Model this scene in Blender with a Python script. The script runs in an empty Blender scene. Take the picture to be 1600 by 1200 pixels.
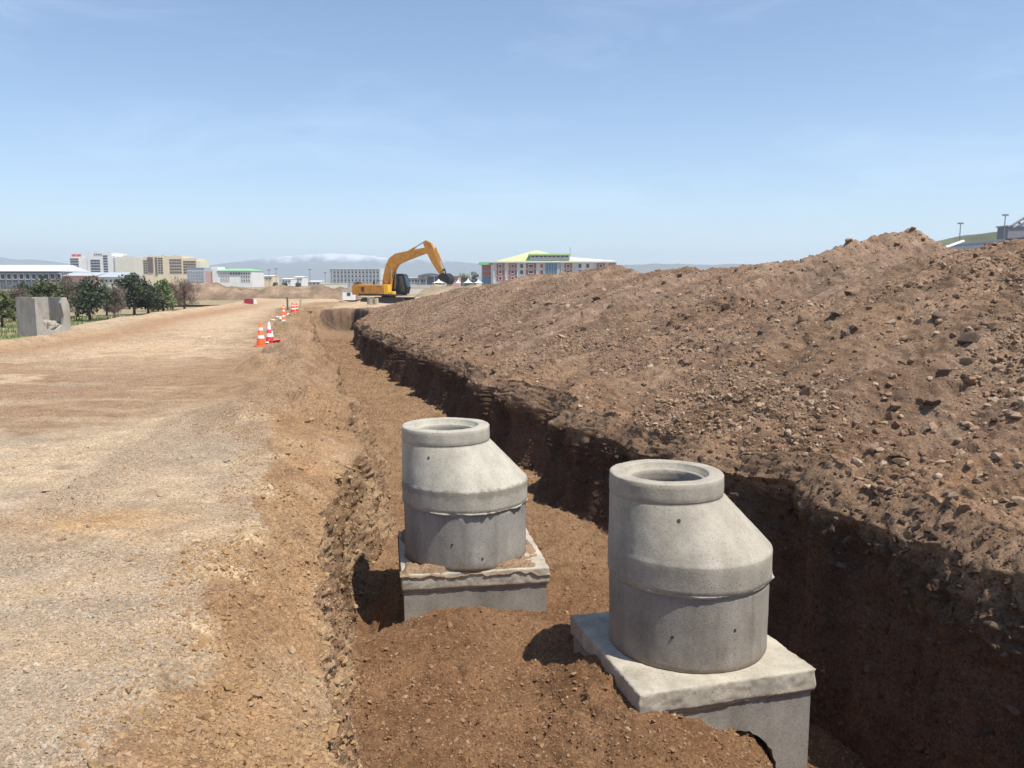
import bpy, math, random
import numpy as np
from math import radians, sin, cos, tan, pi
from mathutils import Vector, Matrix

random.seed(7)
RNG = np.random.default_rng(7)
S = bpy.context.scene
COL = S.collection

# ------------------------------------------------------------------ camera
EYE, PITCH, F = 1.75, radians(7.1), 1280.0
cd = bpy.data.cameras.new('camera'); cam = bpy.data.objects.new('camera', cd); COL.objects.link(cam)
cam.location = (0, 0, EYE); cam.rotation_euler = (radians(90) - PITCH, 0, 0)
cd.sensor_width = 36.0; cd.lens = F / 1600 * 36; cd.clip_start = .05; cd.clip_end = 9000
S.camera = cam

# ------------------------------------------------------------------ sky, sun, exposure
SUN_AZ, SUN_EL = radians(-36), radians(64.5)      # azimuth measured from +x, negative = towards the viewer
w = bpy.data.worlds.new('World'); S.world = w; w.use_nodes = True
nt = w.node_tree; N = nt.nodes; L = nt.links
bg = N['Background']
sky = N.new('ShaderNodeTexSky'); sky.sky_type = 'NISHITA'; sky.sun_disc = False
sky.sun_elevation = SUN_EL; sky.sun_rotation = pi / 2 - SUN_AZ
sky.air_density = 1.0; sky.dust_density = 1.0; sky.ozone_density = 2.5; sky.altitude = 900
tc = N.new('ShaderNodeTexCoord'); mp = N.new('ShaderNodeMapping'); mp.inputs['Scale'].default_value = (2.2, 2.2, 9)
nz = N.new('ShaderNodeTexNoise'); nz.inputs['Scale'].default_value = 1.6; nz.inputs['Detail'].default_value = 7
nz.inputs['Roughness'].default_value = .62; nz.inputs['Distortion'].default_value = .5
rp = N.new('ShaderNodeValToRGB'); rp.color_ramp.elements[0].position = .5; rp.color_ramp.elements[0].color = (0, 0, 0, 1)
rp.color_ramp.elements[1].position = .85; rp.color_ramp.elements[1].color = (.13, .13, .13, 1)
mx = N.new('ShaderNodeMixRGB'); mx.inputs[2].default_value = (9.5, 10.2, 11.2, 1)
L.new(tc.outputs['Generated'], mp.inputs[0]); L.new(mp.outputs[0], nz.inputs[0]); L.new(nz.outputs[0], rp.inputs[0])
L.new(rp.outputs[0], mx.inputs[0]); L.new(sky.outputs[0], mx.inputs[1])
L.new(mx.outputs[0], bg.inputs[0]); bg.inputs[1].default_value = .13
sd = bpy.data.lights.new('sun', 'SUN'); sd.energy = 4.8; sd.angle = radians(.5); sd.color = (1, .955, .88)
sun = bpy.data.objects.new('sun', sd); COL.objects.link(sun)
SD = Vector((cos(SUN_EL) * cos(SUN_AZ), cos(SUN_EL) * sin(SUN_AZ), sin(SUN_EL)))
sun.rotation_euler = SD.to_track_quat('Z', 'Y').to_euler(); sun.location = (20, -5, 40)
S.view_settings.view_transform = 'Standard'; S.view_settings.look = 'None'
S.view_settings.exposure = .35; S.view_settings.gamma = 1
S.render.engine = 'CYCLES'
S.cycles.max_bounces = 6; S.cycles.diffuse_bounces = 3; S.cycles.volume_bounces = 1
S.cycles.use_denoising = True

# ------------------------------------------------------------------ pixel -> place helpers (real positions in metres)
CP, SP = cos(PITCH), sin(PITCH)
def at(px, py, z):
    u, v = (px - 800) / F, (600 - py) / F
    t = (EYE - z) / (SP - v * CP)
    return u * t, t * (CP + v * SP)
def at_y(px, py, Y):
    u, v = (px - 800) / F, (600 - py) / F
    t = Y / (CP + v * SP)
    return u * t, EYE + t * (v * CP - SP)

# ------------------------------------------------------------------ object helpers
def link(name, me, parent=None):
    o = bpy.data.objects.new(name, me); COL.objects.link(o)
    if parent is not None: o.parent = parent
    return o
def tag(o, label=None, cat=None, group=None, kind=None):
    if label: o['label'] = label
    if cat: o['category'] = cat
    if group: o['group'] = group
    if kind: o['kind'] = kind
    return o
def thing(name, label, cat, loc=(0, 0, 0), rz=0, group=None, kind=None):
    o = bpy.data.objects.new(name, None); COL.objects.link(o)
    o.location = loc; o.rotation_euler = (0, 0, rz); o.empty_display_size = .2
    return tag(o, label, cat, group, kind)

class MB:
    """collects geometry for ONE mesh object"""
    def __init__(s): s.v = []; s.f = []; s.m = []; s.mats = []
    def mi(s, m):
        if m not in s.mats: s.mats.append(m)
        return s.mats.index(m)
    def add(s, vs, fs, m):
        k = len(s.v); s.v += [tuple(p) for p in vs]; i = s.mi(m)
        for f in fs: s.f.append(tuple(k + q for q in f)); s.m.append(i)
        return s
    def box(s, x0, x1, y0, y1, z0, z1, m, M=None, bev=0):
        if bev:
            b = bev; vs = []
            for z, e in ((z0, b), (z0 + b, 0), (z1 - b, 0), (z1, b)):
                X0, X1, Y0, Y1 = x0 + e, x1 - e, y0 + e, y1 - e
                c = b if e == 0 else b * .6
                vs += [(X0 + c, Y0, z), (X1 - c, Y0, z), (X1, Y0 + c, z), (X1, Y1 - c, z), (X1 - c, Y1, z), (X0 + c, Y1, z), (X0, Y1 - c, z), (X0, Y0 + c, z)]
            fs = [tuple(range(7, -1, -1)), tuple(range(24, 32))]
            for r in range(3):
                for k in range(8): a = r * 8 + k; bb = r * 8 + (k + 1) % 8; fs.append((a, bb, bb + 8, a + 8))
        else:
            vs = [(x0, y0, z0), (x1, y0, z0), (x1, y1, z0), (x0, y1, z0), (x0, y0, z1), (x1, y0, z1), (x1, y1, z1), (x0, y1, z1)]
            fs = [(3, 2, 1, 0), (4, 5, 6, 7), (0, 1, 5, 4), (1, 2, 6, 5), (2, 3, 7, 6), (3, 0, 4, 7)]
        if M is not None: vs = [M @ Vector(p) for p in vs]
        return s.add(vs, fs, m)
    def tube(s, a, b, r, m, n=10, r2=None):
        a, b = Vector(a), Vector(b); r2 = r if r2 is None else r2
        q = (b - a).to_track_quat('Z', 'Y'); vs = []
        for c, rr in ((a, r), (b, r2)):
            for k in range(n): vs.append(c + q @ Vector((rr * cos(2 * pi * k / n), rr * sin(2 * pi * k / n), 0)))
        fs = [(k, (k + 1) % n, n + (k + 1) % n, n + k) for k in range(n)] + [tuple(range(n - 1, -1, -1)), tuple(range(n, 2 * n))]
        return s.add(vs, fs, m)
    def prism(s, pts, y0, y1, m, M=None):
        """polygon given in x,z extruded along y"""
        n = len(pts); vs = [(p[0], y0, p[1]) for p in pts] + [(p[0], y1, p[1]) for p in pts]
        fs = [tuple(range(n - 1, -1, -1)), tuple(range(n, 2 * n))] + [(k, (k + 1) % n, n + (k + 1) % n, n + k) for k in range(n)]
        if M is not None: vs = [M @ Vector(p) for p in vs]
        return s.add(vs, fs, m)
    def beam(s, pts, hw, m):
        """box beam along x,z centreline with half-thickness list; pts = (x,z,half_thick)"""
        vs = []; n = len(pts)
        for i, (x, z, t) in enumerate(pts):
            a = pts[max(i - 1, 0)]; b = pts[min(i + 1, n - 1)]
            d = Vector((b[0] - a[0], b[1] - a[1])).normalized(); nx, nz_ = -d[1], d[0]
            for sy, sg in ((-hw, 1), (hw, 1), (hw, -1), (-hw, -1)): vs.append((x + sg * nx * t, sy, z + sg * nz_ * t))
        fs = [(3, 2, 1, 0), tuple(4 * (n - 1) + k for k in range(4))]
        for i in range(n - 1):
            for k in range(4): a = 4 * i + k; b = 4 * i + (k + 1) % 4; fs.append((a, b, b + 4, a + 4))
        return s.add(vs, fs, m)
    def mesh(s, name):
        me = bpy.data.meshes.new(name); me.from_pydata(s.v, [], s.f)
        for m in s.mats: me.materials.append(m)
        me.polygons.foreach_set('material_index', s.m); me.update()
        return me
    def build(s, name, parent=None, smooth=False, fix=True):
        me = s.mesh(name)
        if fix:
            import bmesh
            bm = bmesh.new(); bm.from_mesh(me); bmesh.ops.recalc_face_normals(bm, faces=bm.faces); bm.to_mesh(me); bm.free()
        if smooth: me.polygons.foreach_set('use_smooth', [True] * len(me.polygons))
        return link(name, me, parent)

# ------------------------------------------------------------------ noise (vectorised)
_T = np.random.default_rng(99).random(65536).astype(np.float32) * 2 - 1
def vnoise(x, y, z):
    xi, yi, zi = np.floor(x).astype(np.int64), np.floor(y).astype(np.int64), np.floor(z).astype(np.int64)
    fx, fy, fz = (x - xi).astype(np.float32), (y - yi).astype(np.float32), (z - zi).astype(np.float32)
    fx, fy, fz = fx * fx * (3 - 2 * fx), fy * fy * (3 - 2 * fy), fz * fz * (3 - 2 * fz)
    def h(i, j, k): return _T[((i * 73856093) ^ (j * 19349663) ^ (k * 83492791)) & 65535]
    r = 0
    for dz, wz in ((0, 1 - fz), (1, fz)):
        for dy, wy in ((0, 1 - fy), (1, fy)):
            r = r + wz * wy * (h(xi, yi + dy, zi + dz) * (1 - fx) + h(xi + 1, yi + dy, zi + dz) * fx)
    return r
def fbm(x, y, z, f, o=3, g=.5, seed=0.):
    r = 0; a = 1
    for k in range(o):
        r = r + a * vnoise(x * f + 17.3 * k + seed, y * f - 9.1 * k + seed * 1.7, z * f + 5.7 * k); f *= 2.03; a *= g
    return r
def ss(a, b, x):
    t = np.clip((x - a) / (b - a), 0, 1); return t * t * (3 - 2 * t)
def gauss(x, y, cx, cy, rx, ry=None, rot=0):
    ry = ry or rx; dx, dy = x - cx, y - cy
    if rot: dx, dy = dx * cos(rot) + dy * sin(rot), -dx * sin(rot) + dy * cos(rot)
    return np.exp(-(dx / rx) ** 2 - (dy / ry) ** 2)
def dpoly(x, y, pts):
    d = np.full(np.shape(x), 1e9)
    for (ax, ay), (bx, by) in zip(pts[:-1], pts[1:]):
        vx, vy = bx - ax, by - ay; t = np.clip(((x - ax) * vx + (y - ay) * vy) / (vx * vx + vy * vy), 0, 1)
        d = np.minimum(d, np.hypot(x - ax - t * vx, y - ay - t * vy))
    return d

# ------------------------------------------------------------------ materials
def nodes(m):
    m.use_nodes = True; return m.node_tree.nodes, m.node_tree.links, m.node_tree.nodes['Principled BSDF']
def ramp(N, pts):
    r = N.new('ShaderNodeValToRGB'); e = r.color_ramp.elements
    while len(e) < len(pts): e.new(.5)
    for k, (p, c) in enumerate(pts): e[k].position = p; e[k].color = tuple(c) + (1,) if len(c) == 3 else c
    return r
def noise(N, L, co, scale, detail=3, rough=.5, dist=0):
    n = N.new('ShaderNodeTexNoise'); n.inputs['Scale'].default_value = scale; n.inputs['Detail'].default_value = detail
    n.inputs['Roughness'].default_value = rough; n.inputs['Distortion'].default_value = dist; L.new(co, n.inputs['Vector']); return n
def mul(N, L, a, b, t='MULTIPLY', f=1.):
    m = N.new('ShaderNodeMixRGB'); m.blend_type = t; m.inputs[0].default_value = f
    L.new(a, m.inputs[1])
    if hasattr(b, 'links') or hasattr(b, 'is_linked'): L.new(b, m.inputs[2])
    else: m.inputs[2].default_value = b
    return m.outputs[0]
def mat(name, col, rough=.7, var=.15, scale=6, bump=0, bscale=40, metal=0, spec=.3, sub=None):
    m = bpy.data.materials.new(name); N, L, b = nodes(m)
    tc = N.new('ShaderNodeTexCoord'); co = tc.outputs['Object']
    n = noise(N, L, co, scale, 5, .6)
    lo = [c * (1 - var) for c in col]; hi = [min(1, c * (1 + var)) for c in (sub or col)]
    r = ramp(N, [(.3, lo), (.7, hi)]); L.new(n.outputs[0], r.inputs[0]); L.new(r.outputs[0], b.inputs['Base Color'])
    b.inputs['Roughness'].default_value = rough; b.inputs['Metallic'].default_value = metal
    b.inputs['Specular IOR Level'].default_value = spec
    if bump:
        n2 = noise(N, L, co, bscale, 4, .6); bp = N.new('ShaderNodeBump'); bp.inputs['Strength'].default_value = bump; bp.inputs['Distance'].default_value = .02
        L.new(n2.outputs[0], bp.inputs['Height']); L.new(bp.outputs[0], b.inputs['Normal'])
    return m

def soil_material():
    m = bpy.data.materials.new('soil'); N, L, b = nodes(m)
    tc = N.new('ShaderNodeTexCoord'); co = tc.outputs['Object']
    at_ = N.new('ShaderNodeAttribute'); at_.attribute_name = 'Col'
    n1 = noise(N, L, co, 3.1, 8, .68); r1 = ramp(N, [(.3, (.72, .70, .68)), (.72, (1.24, 1.26, 1.28))]); L.new(n1.outputs[0], r1.inputs[0])
    n2 = noise(N, L, co, 42, 5, .7); r2 = ramp(N, [(.3, (.66, .64, .62)), (.5, (1, 1, 1)), (.72, (1.3, 1.3, 1.32))]); L.new(n2.outputs[0], r2.inputs[0])
    v = N.new('ShaderNodeTexVoronoi'); v.inputs['Scale'].default_value = 75; v.feature = 'F1'; L.new(co, v.inputs['Vector'])
    bw = N.new('ShaderNodeRGBToBW'); L.new(v.outputs['Color'], bw.inputs[0])
    r3 = ramp(N, [(.15, (.78, .77, .77)), (.55, (1, 1, 1)), (.85, (1.25, 1.25, 1.27))]); L.new(bw.outputs[0], r3.inputs[0])
    c = mul(N, L, at_.outputs['Color'], r1.outputs[0]); c = mul(N, L, c, r2.outputs[0]); c = mul(N, L, c, r3.outputs[0])
    L.new(c, b.inputs['Base Color']); b.inputs['Roughness'].default_value = .95; b.inputs['Specular IOR Level'].default_value = .12
    n3 = noise(N, L, co, 28, 9, .72)
    bp = N.new('ShaderNodeBump'); bp.inputs['Strength'].default_value = .8; bp.inputs['Distance'].default_value = .025
    L.new(n3.outputs[0], bp.inputs['Height'])
    bp2 = N.new('ShaderNodeBump'); bp2.invert = True; bp2.inputs['Strength'].default_value = .35; bp2.inputs['Distance'].default_value = .008
    L.new(v.outputs['Distance'], bp2.inputs['Height']); L.new(bp.outputs[0], bp2.inputs['Normal']); L.new(bp2.outputs[0], b.inputs['Normal'])
    return m
SOIL = soil_material()

def stone_material(name, cols):
    """per-stone colour from the object's own random number"""
    m = bpy.data.materials.new(name); N, L, b = nodes(m)
    oi = N.new('ShaderNodeObjectInfo'); r = ramp(N, [(k / (len(cols) - 1), c) for k, c in enumerate(cols)])
    L.new(oi.outputs['Random'], r.inputs[0])
    tc = N.new('ShaderNodeTexCoord'); n = noise(N, L, tc.outputs['Object'], 4, 6, .7)
    r2 = ramp(N, [(.3, (.7, .68, .66)), (.7, (1.2, 1.2, 1.2))]); L.new(n.outputs[0], r2.inputs[0])
    L.new(mul(N, L, r.outputs[0], r2.outputs[0]), b.inputs['Base Color'])
    b.inputs['Roughness'].default_value = .9; b.inputs['Specular IOR Level'].default_value = .2
    return m
ST_HEAP = stone_material('spoil_stones', [(0.126, 0.0761, 0.048), (0.227, 0.143, 0.0919), (0.285, 0.184, 0.119), (0.176, 0.112, 0.0739), (0.353, 0.248, 0.162), (0.252, 0.168, 0.11), (0.437, 0.337, 0.236), (0.244, 0.152, 0.0961), (0.403, 0.288, 0.177)])
ST_DARK = stone_material('dark_lumps', [(.09, .06, .042), (.14, .095, .065), (.11, .075, .055), (.17, .12, .085)])
ST_ROAD = stone_material('road_gravel', [(0.27, 0.193, 0.126), (0.405, 0.289, 0.186), (0.342, 0.272, 0.202), (0.468, 0.35, 0.235), (0.306, 0.228, 0.151), (0.414, 0.35, 0.278), (0.45, 0.298, 0.16)])
ST_BANK = stone_material('bank_clods', [(0.225, 0.136, 0.072), (0.36, 0.23, 0.112), (0.306, 0.187, 0.096), (0.423, 0.281, 0.144), (0.27, 0.17, 0.096), (0.396, 0.281, 0.176)])
ST_FLOOR = stone_material('fill_crumbs', [(0.119, 0.0585, 0.0311), (0.198, 0.101, 0.0505), (0.248, 0.137, 0.068), (0.158, 0.0806, 0.0408), (0.297, 0.181, 0.0972), (0.198, 0.106, 0.0564), (0.356, 0.252, 0.156)])
ST_WALL = stone_material('wall_stones', [(.07, .045, .03), (.11, .07, .045), (.09, .055, .036), (.17, .12, .085)])

def concrete_material(name, tint, sc=1., mud=0., stain=False):
    m = bpy.data.materials.new(name); N, L, b = nodes(m)
    tc = N.new('ShaderNodeTexCoord'); co = tc.outputs['Object']
    n1 = noise(N, L, co, 2.3 * sc, 7, .65, .3); r1 = ramp(N, [(.28, [c * .72 for c in tint]), (.5, tint), (.75, [min(1, c * 1.22) for c in tint])]); L.new(n1.outputs[0], r1.inputs[0])
    mp = N.new('ShaderNodeMapping'); mp.inputs['Scale'].default_value = (5, 5, .8); L.new(co, mp.inputs[0])
    n2 = noise(N, L, mp.outputs[0], 1.3, 6, .6); r2 = ramp(N, [(.3, (.84, .83, .81)), (.6, (1.05, 1.05, 1.05))]); L.new(n2.outputs[0], r2.inputs[0])
    n4 = noise(N, L, co, 55, 6, .75); r4 = ramp(N, [(.28, (.74, .73, .71)), (.5, (1, 1, 1)), (.72, (1.1, 1.1, 1.1))]); L.new(n4.outputs[0], r4.inputs[0])
    v = N.new('ShaderNodeTexVoronoi'); v.inputs['Scale'].default_value = 46; v.inputs['Randomness'].default_value = 1; L.new(co, v.inputs['Vector'])
    rv = ramp(N, [(.10, (.3, .29, .27)), (.2, (1, 1, 1))]); L.new(v.outputs['Distance'], rv.inputs[0])
    n5 = noise(N, L, co, 5, 2); r5 = ramp(N, [(.45, (0, 0, 0)), (.62, (1, 1, 1))]); L.new(n5.outputs[0], r5.inputs[0])
    pm = N.new('ShaderNodeMixRGB'); L.new(r5.outputs[0], pm.inputs[0]); pm.inputs[1].default_value = (1, 1, 1, 1); L.new(rv.outputs[0], pm.inputs[2])
    c = mul(N, L, r1.outputs[0], r2.outputs[0]); c = mul(N, L, c, r4.outputs[0]); c = mul(N, L, c, pm.outputs[0])
    sxz = N.new('ShaderNodeSeparateXYZ'); L.new(co, sxz.inputs[0]); n6 = noise(N, L, co, 7, 6, .7)
    m1 = N.new('ShaderNodeMath'); m1.operation = 'MULTIPLY_ADD'; m1.inputs[1].default_value = -.34; L.new(n6.outputs[0], m1.inputs[0]); L.new(sxz.outputs[2], m1.inputs[2])
    mr6 = N.new('ShaderNodeMapRange'); mr6.inputs[1].default_value = -.10; mr6.inputs[2].default_value = -.155; mr6.inputs[3].default_value = 0; mr6.inputs[4].default_value = mud; L.new(m1.outputs[0], mr6.inputs[0])
    if mud:
        mp8 = N.new('ShaderNodeMapping'); mp8.inputs['Scale'].default_value = (10, 10, .9); L.new(co, mp8.inputs[0]); n8 = noise(N, L, mp8.outputs[0], 1, 4, .6)
        r8 = ramp(N, [(.5, (1, 1, 1)), (.70, (.84, .83, .81))]); L.new(n8.outputs[0], r8.inputs[0]); c = mul(N, L, c, r8.outputs[0])
        r9 = ramp(N, [(.33, (1.07, 1.07, 1.06)), (.42, (1, 1, 1))]); L.new(n8.outputs[0], r9.inputs[0]); c = mul(N, L, c, r9.outputs[0])
    if stain:
        n7 = noise(N, L, co, 16, 6, .75); m7 = N.new('ShaderNodeMath'); m7.operation = 'MULTIPLY_ADD'; m7.inputs[1].default_value = .16; L.new(n7.outputs[0], m7.inputs[0]); L.new(sxz.outputs[2], m7.inputs[2])
        r7 = ramp(N, [(.20, (1, 1, 1)), (.235, (.72, .71, .69)), (.275, (.62, .61, .59)), (.30, (1, 1, 1))]); L.new(m7.outputs[0], r7.inputs[0]); c = mul(N, L, c, r7.outputs[0])
    mm = N.new('ShaderNodeMixRGB'); L.new(mr6.outputs[0], mm.inputs[0]); L.new(c, mm.inputs[1]); mm.inputs[2].default_value = (.24, .155, .095, 1); c = mm.outputs[0]
    L.new(c, b.inputs['Base Color']); b.inputs['Roughness'].default_value = .88; b.inputs['Specular IOR Level'].default_value = .2
    bp = N.new('ShaderNodeBump'); bp.inputs['Strength'].default_value = .45; bp.inputs['Distance'].default_value = .007
    L.new(n4.outputs[0], bp.inputs['Height'])
    bp2 = N.new('ShaderNodeBump'); bp2.inputs['Strength'].default_value = .6; bp2.inputs['Distance'].default_value = .006
    L.new(pm.outputs[0], bp2.inputs['Height']); L.new(bp.outputs[0], bp2.inputs['Normal']); L.new(bp2.outputs[0], b.inputs['Normal'])
    return m
CON_CONE = concrete_material('cone_concrete', (.42, .385, .315), stain=True)
CON_RING = concrete_material('ring_concrete', (.32, .30, .265), 1., .75)
CON_BOX = concrete_material('chamber_concrete', (.30, .275, .235))
CON_SLAB = concrete_material('slab_concrete', (.42, .375, .295), 1.6)
MORTAR = concrete_material('mortar', (.36, .33, .28), 3)
CON_OLD = concrete_material('old_concrete', (.38, .355, .31))

# ------------------------------------------------------------------ TERRAIN
# lips of the trench and edge of the flat gravel, as places on the ground
def pl(pts): return np.array(sorted([(at(a, b, z)[1], at(a, b, z)[0], z) for a, b, z in pts]))
LL = pl([(592, 1215, -.42), (578, 1100, -.42), (562, 1000, -.4), (538, 900, -.38), (510, 800, -.32), (540, 740, -.28), (562, 700, -.25), (548, 650, -.22), (530, 600, -.15), (505, 570, -.12), (490, 530, -.1), (482, 500, -.08), (478, 487, -.05)])
LR = pl([(560, 505, -.25), (585, 520, -.2), (620, 530, -.15), (700, 560, -.1), (760, 590, -.08), (850, 610, -.05), (900, 650, -.05), (1000, 680, -.05), (1100, 705, -.05), (1200, 715, 0), (1300, 760, -.05), (1450, 820, -.05), (1600, 860, 0)])
LR = np.vstack([[[1.5, 4.6, 0], [3.5, 4.15, 0]], LR, [[45, -8.0, -.1], [54, -9.1, 0]]])
EDGE = pl([(150, 1200, 0), (230, 1100, 0), (300, 950, 0), (350, 850, 0), (430, 740, 0), (400, 670, 0)])
EDGE = np.vstack([EDGE, [[12, -3.3, 0], [15.6, -4.0, 0], [20, -5.3, 0], [28, -7.4, 0], [42, -11.0, 0], [54, -14.2, 0]]])
def lip_l(y):
    x = np.interp(y, LL[:, 0], LL[:, 1]); z = np.interp(y, LL[:, 0], LL[:, 2]); o = np.zeros_like(y)
    return x - .17 * ss(9, 6, y) + .10 * fbm(o, y, o, .9, 4, .55, 3.), z * ss(58, 54, y) 
def lip_r(y):
    x = np.interp(y, LR[:, 0], LR[:, 1]); z = np.interp(y, LR[:, 0], LR[:, 2]); o = np.zeros_like(y)
    return x + (.19 * fbm(o, y, o, 1.3, 4, .55, 8.) - .16 * np.maximum(0, fbm(o, y, o, 2.1, 3, .6, 9.) - .25)) * ss(70, 45, y), z * ss(58, 54, y)
def edge_l(y):
    x = np.interp(y, EDGE[:, 0], EDGE[:, 1]); o = np.zeros_like(y)
    return x + .12 * fbm(o, y, o, 1.1, 3, .5, 5.)
HY = [0, 9, 11.5, 13, 14.2, 15, 16, 18, 19.5, 21.5, 24, 26, 28.5, 31, 33, 36, 39, 43, 47, 51, 55, 60, 66]
HZ = [2.3, 2.45, 2.62, 2.52, 2.34, 2.80, 2.12, 2.14, 2.1, 2.2, 2.1, 2.2, 2.08, 2.26, 2.08, 2.0, 1.78, 1.45, 1.28, 1.05, .75, .3, .0]
def ridge_x(y): return 11.7 - .3 * np.minimum(y, 56)
def ridge_h(y):
    o = np.zeros_like(y); return np.interp(y, HY, HZ) * 1.0 + ss(70, 50, y) * (.09 * fbm(o, y, o, .45, 2, .5, 2.) + .15 * np.abs(fbm(o, y, o, 1.4, 3, .6, 3.)) - .03)
ROAD_EDGE = np.array([(-60, -14.), (20, -15.), (28.4, -15.6), (38, -18.2), (51, -20.), (77, -24.5), (110, -34), (200, -60), (4000, -900)])
GR1 = [at(a, b, 0) for a, b in ((95, 800), (130, 760), (186, 738), (224, 700), (288, 662))]
GR3 = [at(a, b, 0) for a, b in ((-300, 860), (0, 745), (110, 700), (300, 640), (330, 630))]
GR2 = [at(a, b, 0) for a, b in ((-60, 880), (60, 872), (130, 862), (215, 868))]
MOUNDS = ((-2.6, 11.2, .35, .12), (-3.9, 13.6, .5, .12), (-4.55, 16.6, .75, .34), (-4.0, 15.3, .4, .16), (-3.0, 12.2, .6, .15), (-3.5, 10.6, .75, .14), (-5.4, 20.5, .8, .18), (-7.2, 27, 1.1, .25), (-9.2, 35, 1.1, .2), (-2.9, 9.4, .5, .07))
def plateau(x, y):
    z = .03 * fbm(x, y, 0 * x, .35, 3, .5, 1.) + .012 * fbm(x, y, 0 * x, 1.7, 2)
    z = z * ss(260, 60, y) + 0
    e = np.interp(y, ROAD_EDGE[:, 0], ROAD_EDGE[:, 1]) + .5 * fbm(0 * x, y, 0 * x, .3, 2, .5, 6.)
    z = z + .14 * np.exp(-((x - e - .5) / .5) ** 2) * ss(10, 18, y) * ss(120, 70, y)
    z = z - .85 * ss(e, e - 3.2, x) * ss(160, 90, y)
    for cx, cy, r, h in MOUNDS:
        q_ = np.hypot((x - cx) / r, (y - cy) / (1.25 * r)) + .25 * fbm(x, y, 0 * x, 2.2, 3, .55, 70.); z = z + 1.9 * h * np.clip(1.15 - .8 * q_, 0, 1) ** 1.3
    z = z + .05 * np.exp(-(dpoly(x, y, GR1) / .12) ** 2) + .04 * np.exp(-(dpoly(x, y, GR2) / .08) ** 2)
    # wheel ruts running along the road
    for off, wd in ((-5.2, .22), (-7.2, .25), (-9.6, .22), (-11.3, .25)):
        cx = off - .16 * (y - 10) * ss(5, 20, y)
        z = z - .022 * np.exp(-((x - cx) / wd) ** 2) * ss(70, 40, y)
    # hollow the excavator stands in
    z = z + .34 * np.exp(-((y - 64.5) / 2.2) ** 2) * ss(-19, -15.5, x) * ss(-5, -8, x)
    z = z - .55 * ss(67, 70, y) * ss(92, 84, y) * ss(-19, -16, x) * ss(-4, -7, x)
    return z
def depth_k(y): return ss(1.3, 4.0, y)
def floor_z(x, y):
    z = -1.38 + .05 * fbm(x, y, 0 * x, .5, 3, .5, 4.)
    z = z + .16 * ss(7.4, 6.4, y) * ss(1.6, .6, x)
    z = z + .155 * np.exp(-np.maximum(0, np.abs(x + .46) - .12) ** 2 / .10) * np.exp(-((y - 6.9) / .55) ** 2)
    z = z + .10 * gauss(x, y, .2, 6.9, .4, .4)
    z = z - .28 * gauss(x, y, -1.45, 7.75, .26, .75, .05)
    z = z + .20 * gauss(x, y, .66, 5.55, .38, .48) + .18 * gauss(x, y, .95, 4.75, .55, .36) + .25 * gauss(x, y, 1.6, 5.25, .6, .6, .25)
    z = z - .16 * gauss(x, y, .22, 6.33, .27, .2)
    z = z - .06 * gauss(x, y, .0, 5.5, .35, .5) + .08 * gauss(x, y, -.35, 4.7, .4, .3)
    z = z - .95 * ss(1.45, 2.45, x) * ss(9.6, 7.2, y) - .18 * ss(1.0, 1.6, x) * ss(5.6, 5.2, y)
    # tool scrape
    z = z - .03 * np.exp(-(dpoly(x, y, [(-.42, 6.0), (-.25, 5.2)]) / .045) ** 2)
    # low ripples left by the bucket further along
    z = z + .035 * np.sin(y * 3.1 + .8 * x + 1.2 * fbm(x, y, 0 * x, .4, 2)) * ss(9, 13, y) * ss(52, 40, y)
    return z

def build_rows():
    a = np.linspace(-60, 1.6, 22)[:-1]; b = [1.6]
    while b[-1] < 3.6: b.append(b[-1] + .05)
    while b[-1] < 60: b.append(b[-1] * 1.0042)
    c = np.geomspace(b[-1] * 1.03, 4200, 62)
    return np.concatenate([a, b, c])
Y = build_rows(); NR = len(Y)
Z0 = np.zeros_like(Y)
xL, zL = lip_l(Y); xR, zR = lip_r(Y); xR = xR + .28 * ss(58, 50, Y) + .22 * ss(12, 8, Y); xE = np.minimum(edge_l(Y), xL - .35)
xFar = -(.80 * np.maximum(Y, 0) + 3.2); xFar = np.minimum(xFar, xE - 2)
xRg = ridge_x(Y); hRg = ridge_h(Y)
kd = depth_k(Y)
segs = []   # (region, n) columns
SEG = [('ext', 34), ('plateau', 190), ('shoulder', 120), ('lwall', 72), ('floor', 180), ('rwall', 120), ('heap', 330), ('back', 46), ('far', 14)]
cols = []; reg = []
def up(v): return np.asarray(v)[None, :]
def C(a): return np.asarray(a)[:, None]
X = []; ZZ = []
# far left extension
v = np.linspace(0, 1, 34, endpoint=False); x = C(xFar) + (C(-(1.7 * np.maximum(Y, 0) + 70)) - C(xFar)) * (1 - up(v)) ** 2.2; X.append(x); ZZ.append(plateau(x, C(Y) + 0 * x)); reg += [0] * 34
v = np.linspace(0, 1, 190, endpoint=False); x = C(xFar) + (C(xE) - C(xFar)) * up(1 - (1 - v) ** 1.15); X.append(x); ZZ.append(plateau(x, C(Y) + 0 * x)); reg += [1] * 190
# shoulder
v = np.linspace(0, 1, 120, endpoint=False); x = C(xE) + (C(xL) - C(xE)) * up(v); zp = plateau(x, C(Y) + 0 * x); X.append(x); ZZ.append(zp + (C(zL) * C(kd)) * up(v ** 1.35)); reg += [2] * 120
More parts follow.
